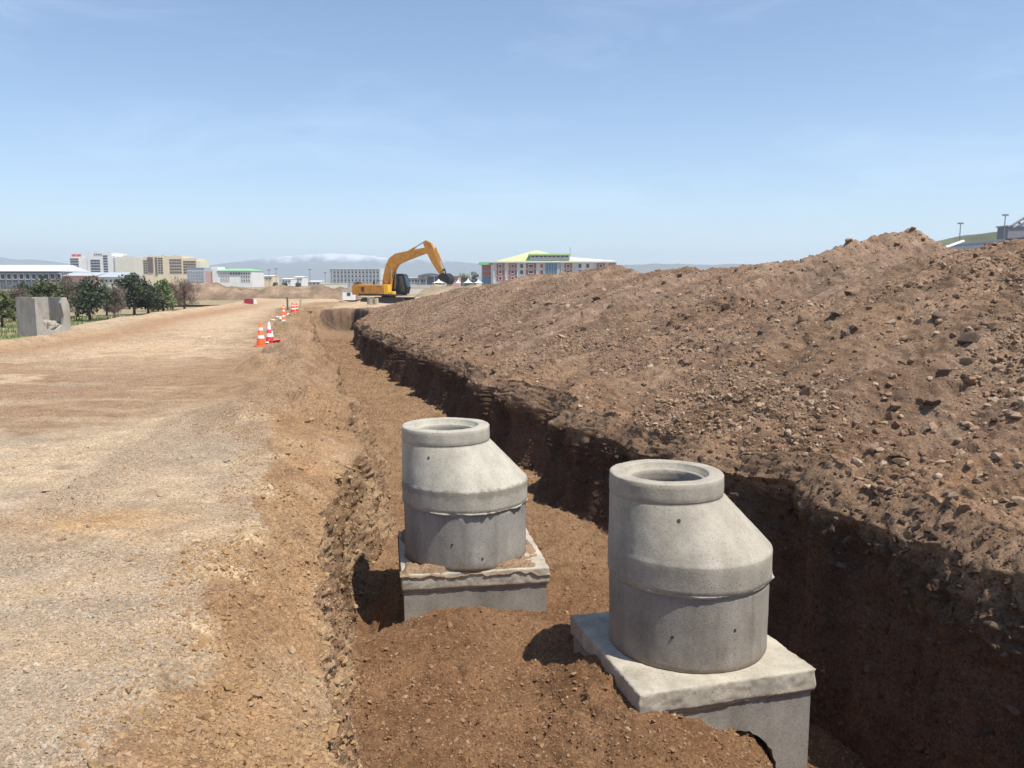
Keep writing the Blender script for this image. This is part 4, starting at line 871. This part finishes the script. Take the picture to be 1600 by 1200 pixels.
b = Bld('long_hall', 'long low hall with a white roof and dark facade at far left', 'building', -60, 100, 200)
b.block('wall', -60, 100, 424, 0, 14, B_DARK)
x0, x1, z0, z1 = b.x(-61), b.x(94), b.z(424) + .02, b.z(413)
MB().add([(x0, -.6, z0), (x1, -.6, z0), (x1 - 1, 8, z1), (x0, 8, z1), (x0, 15, z0), (x1, 15, z0)], [(0, 1, 2, 3), (3, 2, 5, 4), (1, 5, 2), (0, 3, 4), (0, 4, 5, 1)], B_ROOFD).build('roof', b.t)
b.win(-58, 98, 426, 438, 16, 1, fx=.8, fz=.8)
for k in range(17):
    x = b.x(-60 + k * 10); MB().box(x - .1, x + .1, -.3, -.02, 0, z0 - .03, B_SLATE2).build('column', b.t)
b = Bld('workshop', 'low workshop with grey blue roof beside the long hall', 'building', 100, 192, 190)
b.block('wall', 100, 150, 431, 0, 10, B_PINK); b.block('wall', 154, 192, 433, 0, 10, B_CREAM)
for (p0, p1, q0, q1, m_) in ((98, 152, 431, 425, B_GREY), (153, 192, 433, 425, B_SLATE)):
    x0, x1, z0, z1 = b.x(p0), b.x(p1), b.z(q0) + .02, b.z(q1)
    MB().add([(x0, -.5, z0), (x1, -.5, z0), (x1, 5, z1), (x0, 5, z1), (x0, 10.5, z0), (x1, 10.5, z0)], [(0, 1, 2, 3), (3, 2, 5, 4), (1, 5, 2), (0, 3, 4), (0, 4, 5, 1)], m_).build('roof', b.t)
b.win(157, 190, 435, 443, 5, 1)
b = Bld('hospital', 'white multi storey hospital block with red sign on its roof', 'building', 111, 211, 420)
b.block('wall', 111, 126, 401, 0, 16, B_WHITE); b.block('wall', 126.2, 138, 402, 0, 14, B_WHITE, .5); b.block('tower', 138.2, 176, 395, 0, 18, B_WHITE, .2); b.block('wall', 176.2, 181, 400, 0, 14, B_WHITE, .4); b.block('wall', 181.2, 211, 401, 0, 16, B_CREAM, .1)
b.win(112, 125, 403, 427, 3, 6, fx=.95, fz=.6, frame=B_DARK); b.win(143, 158, 405, 427, 3, 5, y=.2, fx=.95, fz=.66, frame=B_DARK); b.win(163, 170, 398, 427, 2, 7, y=.2, fx=.95, fz=.6, frame=B_DARK)
b.win(149, 162, 395.5, 399, 4, 1, y=.2, fx=.8, fz=.8); b.win(178, 181, 403, 425, 1, 6, y=.4, fx=.6)
x0, x1 = b.x(113), b.x(127); MB().box(x0, x0 + (x1 - x0) * .44, 1, 1.4, b.z(400.8), b.z(397), RED).box(x0 + (x1 - x0) * .54, x1, 1, 1.4, b.z(400.8), b.z(397), RED).build('roof_sign', b.t)
for p0, p1, q in ((116, 120, 399), (145, 150, 392.5), (166, 171, 393), (190, 196, 399), (203, 206, 399.6)): b.block('roof_plant', p0, p1, q, 402, 4, B_GREY, 3)
b = Bld('yellow_block', 'yellow and brown apartment block right of the white hospital', 'building', 211.5, 313, 400)
b.block('wall', 211.5, 224, 403, 0, 15, B_CREAM); b.block('wall', 224.2, 241, 401, 0, 15, B_YEL, .3); b.block('tower', 241.2, 286, 400, 0, 16, B_YEL, .1); b.block('wall', 286.2, 308, 404, 0, 15, B_YEL, .4); b.block('wall', 308.2, 313, 408, 0, 12, B_CREAM, .6)
b.block('brown_panel', 232, 240, 402, 426, .3, B_BROWN, -.02); b.block('brown_panel', 244, 247, 402, 430, .25, B_BROWN, -.16)
b.win(225, 231, 406, 428, 2, 6, y=.3, fx=.8, frame=B_BROWN); b.win(248, 256, 402, 428, 2, 7, y=.1, fx=.8, frame=B_BROWN); b.win(266, 285, 404, 428, 5, 5, y=.1, fx=.8, glass=B_BROWN, frame=B_BROWN); b.win(287, 307, 407, 428, 5, 5, y=.4, fx=.85, glass=B_BROWN, frame=B_BROWN)
for p0, p1, q in ((229, 234, 399), (250, 254, 397.6), (270, 273, 398), (292, 298, 402.4)): b.block('roof_plant', p0, p1, q, 405, 4, B_GREY, 3)
b = Bld('office_block', 'blue grey office block standing before the yellow apartments', 'building', 293, 320, 300)
b.block('wall', 293, 320, 419, 0, 14, B_GREY); b.win(294, 319, 422, 441, 6, 4, fx=.8, fz=.45, glass=B_SLATE); b.block('parapet', 293, 320, 418, 418.95, 14, B_SLATE, -.2)
b = Bld('school', 'white school building with a pale green roof behind the spoil bank', 'building', 321, 394, 280)
b.block('wall', 321, 332, 424, 0, 12, B_PINK, .4); b.block('wall', 332.2, 341, 420, 0, 14, B_WHITE); b.block('wall', 341.2, 393, 423, 0, 14, B_WHITE, .3); b.block('penthouse', 322, 336, 416.5, 419.8, 5, B_WHITE, 5)
x0, x1, z0, z1 = b.x(340), b.x(394), b.z(423) + .03, b.z(419.5)
MB().add([(x0, -.3, z0), (x1, -.3, z0), (x1, 15, z0), (x0, 15, z0), (x0 + 3, 7, z1), (x1 - 3, 7, z1)], [(0, 1, 5, 4), (2, 3, 4, 5), (1, 2, 5), (3, 0, 4), (0, 3, 2, 1)], B_GREEN).build('roof', b.t)
b.win(344, 359, 424.5, 440, 4, 3, y=.3, glass=B_PINK); b.win(359, 376, 424.5, 430, 4, 1, y=.3, fx=.9, fz=.8); b.win(376, 391, 424.5, 441, 4, 3, y=.3)
for (nm, lb, p0, p1, tp, Yd, m_, gr) in (('yellow_house', 'small pale yellow house standing alone on the plain', 408, 426, 430, 330, B_YEL, None), ('white_shed', 'white flat shed left of the slightly taller white shed', 440, 455, 434.5, 350, B_WHITE, 1), ('white_shed', 'slightly taller white shed right of the first white shed', 459, 473, 431.5, 360, B_WHITE, 1), ('white_shed', 'long low white shed before the grey teaching block', 481, 501, 438.5, 260, B_CREAM, 1), ('pink_house', 'small pink house between the excavator bucket and the tents', 706, 717, 431, 230, B_PINK, None)):
    b = Bld(nm, lb, 'building', p0, p1, Yd, group='white sheds on the plain' if gr else None); b.block('wall', p0, p1, tp + 1.5, 0, 9, m_)
    x0, x1, z0, z1 = b.x(p0 - .5), b.x(p1 + .5), b.z(tp + 1.5) + .02, b.z(tp); MB().add([(x0, -.4, z0), (x1, -.4, z0), (x1, 4.5, z1), (x0, 4.5, z1), (x0, 9.4, z0), (x1, 9.4, z0)], [(0, 1, 2, 3), (3, 2, 5, 4), (1, 5, 2), (0, 3, 4), (0, 4, 5, 1)], B_ROOFW if m_ != B_PINK else B_BROWN).build('roof', b.t)
    b.win(p0 + 1, p1 - 1, tp + 3, min(tp + 8, 445), 3, 1)
b = Bld('teaching_block', 'grey white three storey block directly behind the excavator', 'building', 515.5, 606, 290)
b.block('wall', 515.5, 594, 420.5, 0, 14, B_GREY); b.block('wall', 594.2, 606, 419.5, 0, 13, B_WHITE, .2); b.block('parapet', 515, 594.5, 419.8, 420.45, 14.5, B_WHITE, -.3)
b.win(520, 593, 422.5, 441, 13, 3, fx=.6, fz=.62)
for k in range(14): x = b.x(520 + k * 73 / 13); MB().box(x - .14, x + .14, -.3, -.02, 0, b.z(420.6), B_GREY).build('pilaster', b.t)
b = Bld('glass_hall', 'low grey glazed hall with a dark curved canopy behind the boom', 'building', 631, 694, 270)
b.block('wall', 631, 668, 434.5, 0, 12, B_GREY); b.block('roof', 630, 669, 433, 434.4, 13, B_ROOFW, -.4); b.win(633, 667, 435.5, 442, 7, 1, fx=.85, fz=.8)
arc_ = [(b.x(655 + 38 * k / 10), b.z(429.5 + (1.0 - 3.4 * sin(pi * k / 10)))) for k in range(11)]; arc_ += [(p[0], p[1] - .7) for p in arc_[::-1]]
MB().prism(arc_, -3, 6, B_DARK).build('canopy', b.t); b.block('wall', 668.2, 692, 431.5, 0, 8, B_DARK, -1)
for p in (657, 667, 680, 691): x = b.x(p); MB().tube((x, -2.5, 0), (x, -2.5, b.z(431.5)), .15, B_GREY, 8).build('column', b.t)

# red and green building
b = Bld('public_building', 'three storey white and red building with a lime green hipped roof', 'building', 751, 961, 250, rz=radians(-4))
b.block('wall', 752, 767, 414, 0, 20, B_GREY, 1.2); b.block('wall', 767.2, 960, 410.5, 0, 22, B_WHITE); b.block('dark_base', 753, 766.5, 433, 0, .4, B_BLUE, .75)
for q0, q1 in ((415, 422), (424, 431)): b.block('red_panel', 753.5, 766, q0, q1, .3, B_RED, .87)
for p in (776, 795, 822, 881, 931, 949): 
    for q0, q1 in ((411.8, 419.5), (421.3, 429.2), (431, 439)):
        wd_ = 12 if p != 822 else 15; b.block('red_panel', p, p + wd_, q0, q1, .25, B_RED, -.27); b.win(p + 3, p + wd_ - 3, q0 + .8, q1 - .8, 1, 1, y=-.28, fx=.92, fz=.92, frame=B_WHITE)
for p in (812, 843, 902, 914):
    for q0, q1 in ((411.8, 419.5), (421.3, 429.2), (431, 439)): b.win(p, p + 6, q0, q1, 1, 1, y=-.05, fx=.9, fz=.9, glass=B_RED if p > 840 and p < 850 else B_GLASS)
b.block('glass_front', 853, 869, 412, 0, .5, B_BLUE, -.55); b.block('grey_pier', 869.5, 874, 411, 0, .6, B_SLATE, -.7)
for k in range(3): b.block('mullion', 856.5 + k * 4, 857 + k * 4, 412.2, 0, .12, B_SLATE, -.68)
for p in (771, 790, 808, 838, 849, 876, 897, 926, 944, 959): b.block('column', p, p + 1.6, 410.6, 0, .5, B_FR, -.55)
x0, x1, z0 = b.x(765), b.x(962), b.z(410.4); 
MB().box(x0, x1, -1.2, 23, z0, b.z(408.3), B_ROOFW).build('roof_edge', b.t); MB().box(b.x(748), b.x(770), 0, 21.5, b.z(413.8), b.z(409.5), B_GREEN).build('roof_edge', b.t)
za, zb = b.z(408.2), b.z(390)
MB().add([(b.x(776), -.6, za), (b.x(905), -.6, za), (b.x(905), 20, za), (b.x(776), 20, za), (b.x(833), 9, zb), (b.x(838), 9, zb)], [(0, 1, 5, 4), (2, 3, 4, 5), (1, 2, 5), (3, 0, 4), (0, 3, 2, 1)], B_LIME).build('roof', b.t)
MB().add([(b.x(850), -.4, za), (b.x(962), -.6, za), (b.x(962), 20, za), (b.x(850), 20, za), (b.x(880), 9, b.z(400))], [(0, 1, 4), (1, 2, 4), (2, 3, 4), (3, 0, 4)], B_ROOFW).build('roof_wing', b.t)
pe = b.block('penthouse', 828, 889, 399, 406.5, 6, B_GREY, -.2); b.block('penthouse_roof', 825, 891.5, 396.5, 398.9, 7.5, B_LIME, -.9); b.win(829, 888, 399.3, 403, 9, 1, y=-.22, fx=.85, fz=.9)
MB().tube((b.x(890), 1, b.z(398)), (b.x(890), 1, b.z(386)), .12, B_GREY, 6).build('flagpole', b.t)

# peaked tents
for px, wd_, py, Yd, lb in ((685.5, 17, 436, 180, 'wide white peaked tent behind the excavator bucket, leftmost of the tents'), (716, 7, 435, 200, 'narrow white peaked tent beside the small pink house'), (731.5, 13, 435, 200, 'white peaked tent, second from the red and white building'), (747.5, 12, 436, 200, 'white peaked tent right beside the red and white building')):
    x_, z_ = at_y(px, py, Yd); hw_ = wd_ / 2 / 1280 * Yd; ze = at_y(px, 442, Yd)[1]
    t = thing('event_tent', lb, 'tent', (x_, Yd, 0), .1, 'white peaked event tents'); n = 4; lev = [(1.25, 0), (1.0, .06), (.5, .30), (.2, .62), (.05, 1.0)]; vs = []; fs = []
    for r_, q in lev:
        for k in range(8): a = pi / 4 * k; rr_ = hw_ * r_ / max(abs(cos(a)), abs(sin(a))) * (1 if k % 2 == 0 else 1.0); vs.append((rr_ * cos(a), rr_ * sin(a), ze + (z_ - ze) * q))
    for i in range(4):
        for k in range(8): fs.append((8 * i + k, 8 * i + (k + 1) % 8, 8 * i + 8 + (k + 1) % 8, 8 * i + 8 + k))
    MB().add(vs, fs, B_ROOFW).build('canopy', t)
    for sx in (-1, 1):
        for sy in (-1, 1): MB().tube((sx * hw_ * 1.15, sy * hw_ * 1.15, 0), (sx * hw_ * 1.15, sy * hw_ * 1.15, ze), .05, B_GREY, 6).build('leg', t)
# white low walls right of the excavator and on the plain
for p0, p1, tp, Yd, lb in ((631, 672, 449, 118, 'low cream garden wall right of the excavator cab'), (500, 541, 443.5, 150, 'long low cream wall left behind the excavator'), (640, 700, 446, 140, 'low pale wall behind the garden wall')):
    x0, z0 = at_y(p0, tp, Yd); x1, _ = at_y(p1, tp, Yd); t = thing('low_wall', lb, 'wall', (x0, Yd, 0)); L__ = x1 - x0; MB().box(0, L__, 0, .4, -.2, z0, B_CREAM).build('wall', t); MB().box(-.05, L__ + .05, -.05, .45, z0 + .003, z0 + .09, B_WHITE).build('coping', t)
# lamp posts on the plain and on the hill
POLE = mat('pole_grey', (.22, .22, .23), .5, .1)
for px, q0, q1, Yd, lb in ((420, 422, 447, 230, 'thin lamp post left of the small yellow house'), (431, 420, 446, 250, 'thin lamp post left of the white sheds'), (484, 421, 446, 240, 'thin lamp post between the white sheds and the teaching block'), (508, 426, 446, 240, 'thin lamp post just left of the teaching block'), (1501, 349, 372, 140, 'lamp post standing on the grass hill, left of two'), (1571, 336, 366, 130, 'taller lamp post beside the grandstand roof on the hill')):
    x_, zt = at_y(px, q0, Yd); _, zb_ = at_y(px, q1, Yd); zb_ = max(0, zb_ - 4) if px > 1000 else 0
    t = thing('lamp_post', lb, 'lamp post', (x_, Yd, zb_), 0, 'distant lamp posts'); h = zt - zb_
    MB().tube((0, 0, 0), (0, 0, h), .11 if px > 1000 else .08, POLE, 8, .07).build('pole', t); MB().box(-.45, .45, -.12, .12, h - .12, h + .12, POLE).build('lamp_head', t)
# grandstand on the hill
x0, z0 = at_y(1470, 389, 112); G1 = bmat('stand_metal', (.20, .205, .21)); G2 = bmat('stand_blue', (.10, .12, .19))
t = thing('grandstand', 'grey tiered stand with blue patches climbing the hill behind the heap', 'stand', (x0, 112, 0))
def gp(px, py, d=0): X_, Z_ = at_y(px, py, 112 + d); return (X_ - x0, d, Z_)
a, b_, c_, d_ = gp(1474, 390), gp(1630, 380), gp(1640, 368, 14), gp(1512, 380, 14)
for k in range(7):
    f0, f1 = k / 7, (k + 1) / 7; l0 = Vector(a).lerp(Vector(d_), f0); l1 = Vector(a).lerp(Vector(d_), f1); r0_ = Vector(b_).lerp(Vector(c_), f0); r1_ = Vector(b_).lerp(Vector(c_), f1)
    vs = [l0, r0_, (r0_.x, r0_.y, r1_.z), (l0.x, l0.y, l1.z), l1, r1_, (l1.x, l1.y, -1), (r1_.x, r1_.y, -1), (l0.x, l0.y, -1), (r0_.x, r0_.y, -1)]
    MB().add(vs, [(0, 1, 2, 3), (3, 2, 5, 4), (8, 9, 1, 0), (9, 7, 5, 2, 1), (8, 0, 3, 4, 6), (6, 4, 5, 7)], G2 if k in (2, 3) else G1).build('step', t)
cl = MB(); e0, e1 = gp(1472, 389, -.3), gp(1505, 377, 13); cl.tube(e0, e1, .22, B_WHITE, 6); cl.build('edge_wall', t)
tr_ = MB(); 
for (p, q, r_, s_) in ((1580, 353, 1625, 325), (1583, 356, 1625, 336), (1600, 342, 1606, 346), (1592, 348, 1598, 351), (1608, 336, 1612, 343)): tr_.tube(gp(p, q, 6), gp(r_, s_, 6), .16, POLE, 6)
tr_.build('roof_truss', t)
MB().add([gp(1582, 356, 6.5), gp(1625, 337, 6.5), gp(1625, 341, 16), gp(1582, 358, 16)], [(0, 1, 2, 3)], G1).build('roof_sheet', t)
x1_, z1_ = at_y(1562, 362, 140); q_ = thing('hut', 'small dark hut on the crest of the grass hill', 'hut', (x1_, 136, z1_ - 3)); MB().box(-1, 3, 0, 3, 0, 3.6, bmat('hut_wall', (.25, .23, .26))).build('wall', q_); MB().box(-1.2, 3.2, -.2, 3.2, 3.602, 3.8, B_GREY).build('roof', q_)

# ------------------------------------------------------------------ mountains
def mountain_material():
    m = bpy.data.materials.new('mountain'); N, L, b = nodes(m); g = N.new('ShaderNodeNewGeometry'); sx = N.new('ShaderNodeSeparateXYZ'); L.new(g.outputs['Position'], sx.inputs[0])
    n = noise(N, L, g.outputs['Position'], .018, 8, .65); a = N.new('ShaderNodeMath'); a.operation = 'MULTIPLY_ADD'; a.inputs[1].default_value = 70; L.new(n.outputs[0], a.inputs[0]); L.new(sx.outputs[2], a.inputs[2])
    mr = N.new('ShaderNodeMapRange'); mr.inputs[1].default_value = 106; mr.inputs[2].default_value = 132; xr_ = N.new('ShaderNodeMapRange'); xr_.inputs[1].default_value = -1150; xr_.inputs[2].default_value = -850; L.new(sx.outputs[0], xr_.inputs[0]); mq = N.new('ShaderNodeMath'); mq.operation = 'MULTIPLY'; L.new(a.outputs[0], mr.inputs[0]); L.new(mr.outputs[0], mq.inputs[0]); L.new(xr_.outputs[0], mq.inputs[1])
    c = N.new('ShaderNodeMixRGB'); L.new(mq.outputs[0], c.inputs[0]); c.inputs[1].default_value = (.13, .13, .10, 1); c.inputs[2].default_value = (.62, .64, .68, 1); L.new(c.outputs[0], b.inputs['Base Color']); b.inputs['Roughness'].default_value = .95
    return m
MOUNT = mountain_material()
def range_(name, label, pts, Yc, dep, seed):
    pr = [at_y(p, q, Yc) for p, q in pts]; nx, ny = 260, 51; gx = np.linspace(pr[0][0], pr[-1][0], nx); v = np.linspace(-1, 1, ny)
    h = np.interp(gx, [p[0] for p in pr], [p[1] for p in pr]); XX, VV = np.meshgrid(gx, v, indexing='ij'); YY_ = Yc + dep * VV
    rg = 1 - np.abs(fbm(XX, YY_, 0 * XX, 1 / 230., 5, .5, seed)); Z = h[:, None] * (1 - np.abs(VV)) ** .8 * (.62 + .42 * rg * (1 - .7 * (1 - np.abs(VV)))) - 1
    Z = np.where(np.abs(VV) < .02, h[:, None] * (1 + .045 * fbm(XX, 0 * XX, 0 * XX, 1 / 60., 3, .5, seed)), Z); i = np.arange(nx * ny).reshape(nx, ny)
    me = bpy.data.meshes.new(name); me.from_pydata(np.stack([XX, YY_, Z], -1).reshape(-1, 3).tolist(), [], np.stack([i[:-1, :-1], i[1:, :-1], i[1:, 1:], i[:-1, 1:]], -1).reshape(-1, 4).tolist())
    me.materials.append(MOUNT); me.polygons.foreach_set('use_smooth', [True] * len(me.polygons)); return tag(link(name, me), label, kind='structure')
range_('mountain', 'hazy mountain range with a snow covered crest', ((-300, 425), (-100, 405), (0, 403), (60, 407), (130, 413), (240, 418), (320, 415), (380, 408), (430, 402), (480, 398), (520, 395.5), (560, 396.5), (600, 402), (680, 406), (740, 411), (830, 418), (920, 425), (1000, 430)), 3000, 500, 5.)
range_('hills', 'low hazy hills along the right horizon', ((700, 436), (850, 424), (960, 414), (1020, 412), (1100, 414), (1200, 412), (1350, 414), (1500, 418), (1700, 414), (2000, 410), (2300, 425)), 2000, 300, 9.)

# ------------------------------------------------------------------ trees
BARK = mat('bark', (.09, .065, .045), .9, .3, 8); PALE = mat('pale_bark', (.45, .42, .36), .85, .2, 8)
def leafm(name, c): return mat(name, c, .8, .5, 2.2, sub=[min(1, q * 1.15) for q in c])
LF = {'dark': leafm('dark_needles', (.048, .062, .030)), 'olive': leafm('olive_needles', (.10, .115, .045)), 'spring': leafm('spring_leaves', (.17, .22, .08)), 'pale': leafm('pale_leaves', (.30, .30, .19)), 'bare': leafm('reddish_twigs', (.165, .115, .085)), 'brown': leafm('brown_twigs', (.15, .12, .09))}
def tree(name, label, px, py, top, wpx, kind, base=-.85, bare=False, conical=False, group='trees in a row left of the road'):
    x, y = at(px, py, base); x, y = float(x), float(y); zt = at_y(px, top, y)[1]; h = zt - base; R = wpx / 2 / 1280 * y * (1.2 if base < 0 else 1)
    t = thing(name, label, 'tree', (x, y, base), random.uniform(0, 6)); t['group'] = group
    rr = random.Random(int(px * 7 + py)); tk = MB(); bark = PALE if kind == 'palebare' else BARK; kk_ = 'brown' if kind == 'palebare' else kind
    hb = h * (.30 if not conical else .22); tr = .035 * h; tops = Vector((rr.uniform(-.05, .05) * h, rr.uniform(-.05, .05) * h, h * .85)); tk.tube((0, 0, -.1), tuple(tops * .5), tr, bark, 8, tr * .65).tube(tuple(tops * .5), tuple(tops), tr * .65, bark, 7, tr * .15)
    centers = []
    for k in range(16):
        q = rr.uniform(.14, .82); a = rr.uniform(0, 6.28); e = R * rr.uniform(.5, .85) * (1.15 - q if conical else 1 - abs(q - .5) * .7); o_ = tops * q; tip = o_ + Vector((cos(a) * e, sin(a) * e, h * rr.uniform(.04, .16)))
        tk.tube(tuple(o_), tuple(tip), tr * .3, bark, 5, tr * .08); centers.append((tip, R * rr.uniform(.28, .46)))
    for k in range(9):
        q = rr.uniform(.38, .95); e = R * (.35 if not conical else .25) * (1.1 - q); a = rr.uniform(0, 6.28); centers.append((tops * q * 1.08 + Vector((cos(a) * e, sin(a) * e, 0)), R * rr.uniform(.26, .42)))
    tk.build('trunk', t, True)
    nl = 3000 if not bare else 3200; vs = []; fs = []
    sz_ = .085 if not bare else .075
    for i in range(nl):
        c_, r_ = rr.choice(centers); d = Vector((rr.gauss(0, 1), rr.gauss(0, 1), rr.gauss(0, .8))).normalized() * (r_ * rr.random() ** .45); p = c_ + d
        if p.z < h * .14: continue
        u_ = Vector((rr.gauss(0, 1), rr.gauss(0, 1), rr.gauss(0, 1) + (1.0 if bare else 0))).normalized(); w__ = u_.cross(Vector((rr.gauss(0, 1), rr.gauss(0, 1), rr.gauss(0, 1)))).normalized(); s_ = sz_ * rr.uniform(.6, 1.5) * max(1, h / 3.2) ** .8
        k = len(vs); ww = s_ * (.75 if not bare else .16); ll = s_ * (1 if not bare else 2.2)
        vs += [p - u_ * ll, p + w__ * ww, p + u_ * ll, p - w__ * ww]; fs.append((k, k + 1, k + 2, k + 3))
    MB().add(vs, fs, LF[kk_]).build('crown', t, fix=False)
tree('pine_tree', 'small yellowish green tree at the far left edge, in front', 4, 512, 452, 42, 'olive')
tree('bare_tree', 'brown leafless tree behind the yellowish tree at the far left', 22, 503, 440, 46, 'brown', bare=True)
tree('pine_tree', 'olive green pine behind the open concrete chamber', 70, 500, 434, 56, 'olive')
tree('bare_tree', 'tall brown leafless tree right of the pine behind the concrete chamber', 104, 498, 426, 46, 'brown', bare=True)
tree('pine_tree', 'broad dark pine just right of the concrete chamber', 141, 501, 429, 58, 'dark')
tree('pine_tree', 'half hidden pine left behind the broad dark pine', 122, 495, 438, 40, 'olive')
tree('bare_tree', 'slender pale trunked leafless tree between the two dark pines', 180, 499, 440, 34, 'palebare', bare=True)
tree('bare_tree', 'low brown leafless tree behind the pale trunk', 167, 493, 443, 36, 'brown', bare=True)
tree('pine_tree', 'tallest dark pine in the middle of the row', 210, 492, 424, 50, 'dark')
tree('pine_tree', 'dark pine right beside the tallest pine', 232, 491, 436, 38, 'dark')
tree('poplar_tree', 'light green spring poplar before the yellow apartments', 255, 487, 430, 34, 'spring', conical=True)
tree('pine_tree', 'olive pine at the foot of the light green poplar', 248, 489, 452, 38, 'olive')
tree('bare_tree', 'round reddish leafless tree at the right end of the row', 288, 485, 431, 46, 'bare', bare=True)
tree('pine_tree', 'dark pine partly behind the left side of the concrete chamber', 40, 497, 441, 44, 'dark')
tree('bare_tree', 'brown leafless tree left of the light green poplar', 238, 486, 446, 34, 'brown', bare=True)
tree('bare_tree', 'brown leafless tree just right of the light green poplar', 270, 484, 441, 34, 'bare', bare=True)
for i, (px, py, tp, w_, kd_) in enumerate(((560, 449, 440, 14, 'olive'), (430, 448, 441, 10, 'dark'), (445, 448, 441, 9, 'dark'), (465, 448, 441, 11, 'olive'), (725, 449, 424, 18, 'pale'), (742, 449, 421, 14, 'pale'), (728, 449, 434, 34, 'dark'), (655, 450, 444, 12, 'spring'))):
    tree('far_tree', ['small bush behind the excavator deck', 'tiny dark tree left of the white sheds', 'tiny dark tree before the first white shed', 'tiny olive tree before the taller white shed', 'pale spring tree left of the public building', 'tallest pale spring tree beside the public building', 'dark green clump behind the tents', 'light green bush behind the garden wall'][i], px, 449.3, tp, w_, kd_, base=-.0 if i != 99 else 0, group='trees far out on the plain')
# grass in the hollow beyond the road edge
ng_ = 16000; gy = RNG.uniform(27, 62, ng_); gxx = np.interp(gy, ROAD_EDGE[:, 0], ROAD_EDGE[:, 1]) - 1.8 - RNG.random(ng_) * 26
vs = np.empty((ng_, 3, 3)); a = RNG.random(ng_) * 6.28; hh = RNG.uniform(.05, .2, ng_); bz = plateau(gxx, gy)
vs[:, 0] = np.stack([gxx - .035 * np.cos(a), gy - .035 * np.sin(a), bz], 1); vs[:, 1] = np.stack([gxx + .035 * np.cos(a), gy + .035 * np.sin(a), bz], 1); vs[:, 2] = np.stack([gxx + RNG.normal(0, .04, ng_), gy, bz + hh], 1)
me = bpy.data.meshes.new('grass'); me.from_pydata(vs.reshape(-1, 3).tolist(), [], np.arange(ng_ * 3).reshape(-1, 3).tolist()); me.materials.append(mat('grass_blades', (.13, .19, .05), .8, .4, .5)); o = link('grass', me); tag(o, 'rough green grass under the row of trees left of the road', 'grass', kind='stuff')

# ------------------------------------------------------------------ haze
hz = bpy.data.materials.new('haze'); hz.use_nodes = True; N, L = hz.node_tree.nodes, hz.node_tree.links
N.remove(N['Principled BSDF']); pv = N.new('ShaderNodeVolumePrincipled'); pv.inputs['Color'].default_value = (.70, .84, 1, 1); pv.inputs['Density'].default_value = 3.6e-4; pv.inputs['Anisotropy'].default_value = .2
L.new(pv.outputs[0], N['Material Output'].inputs['Volume'])
o = MB().box(-6800, 6800, -120, 4400, -4, 150, hz).build('haze'); tag(o, 'pale air haze that fades the far mountains', kind='stuff')
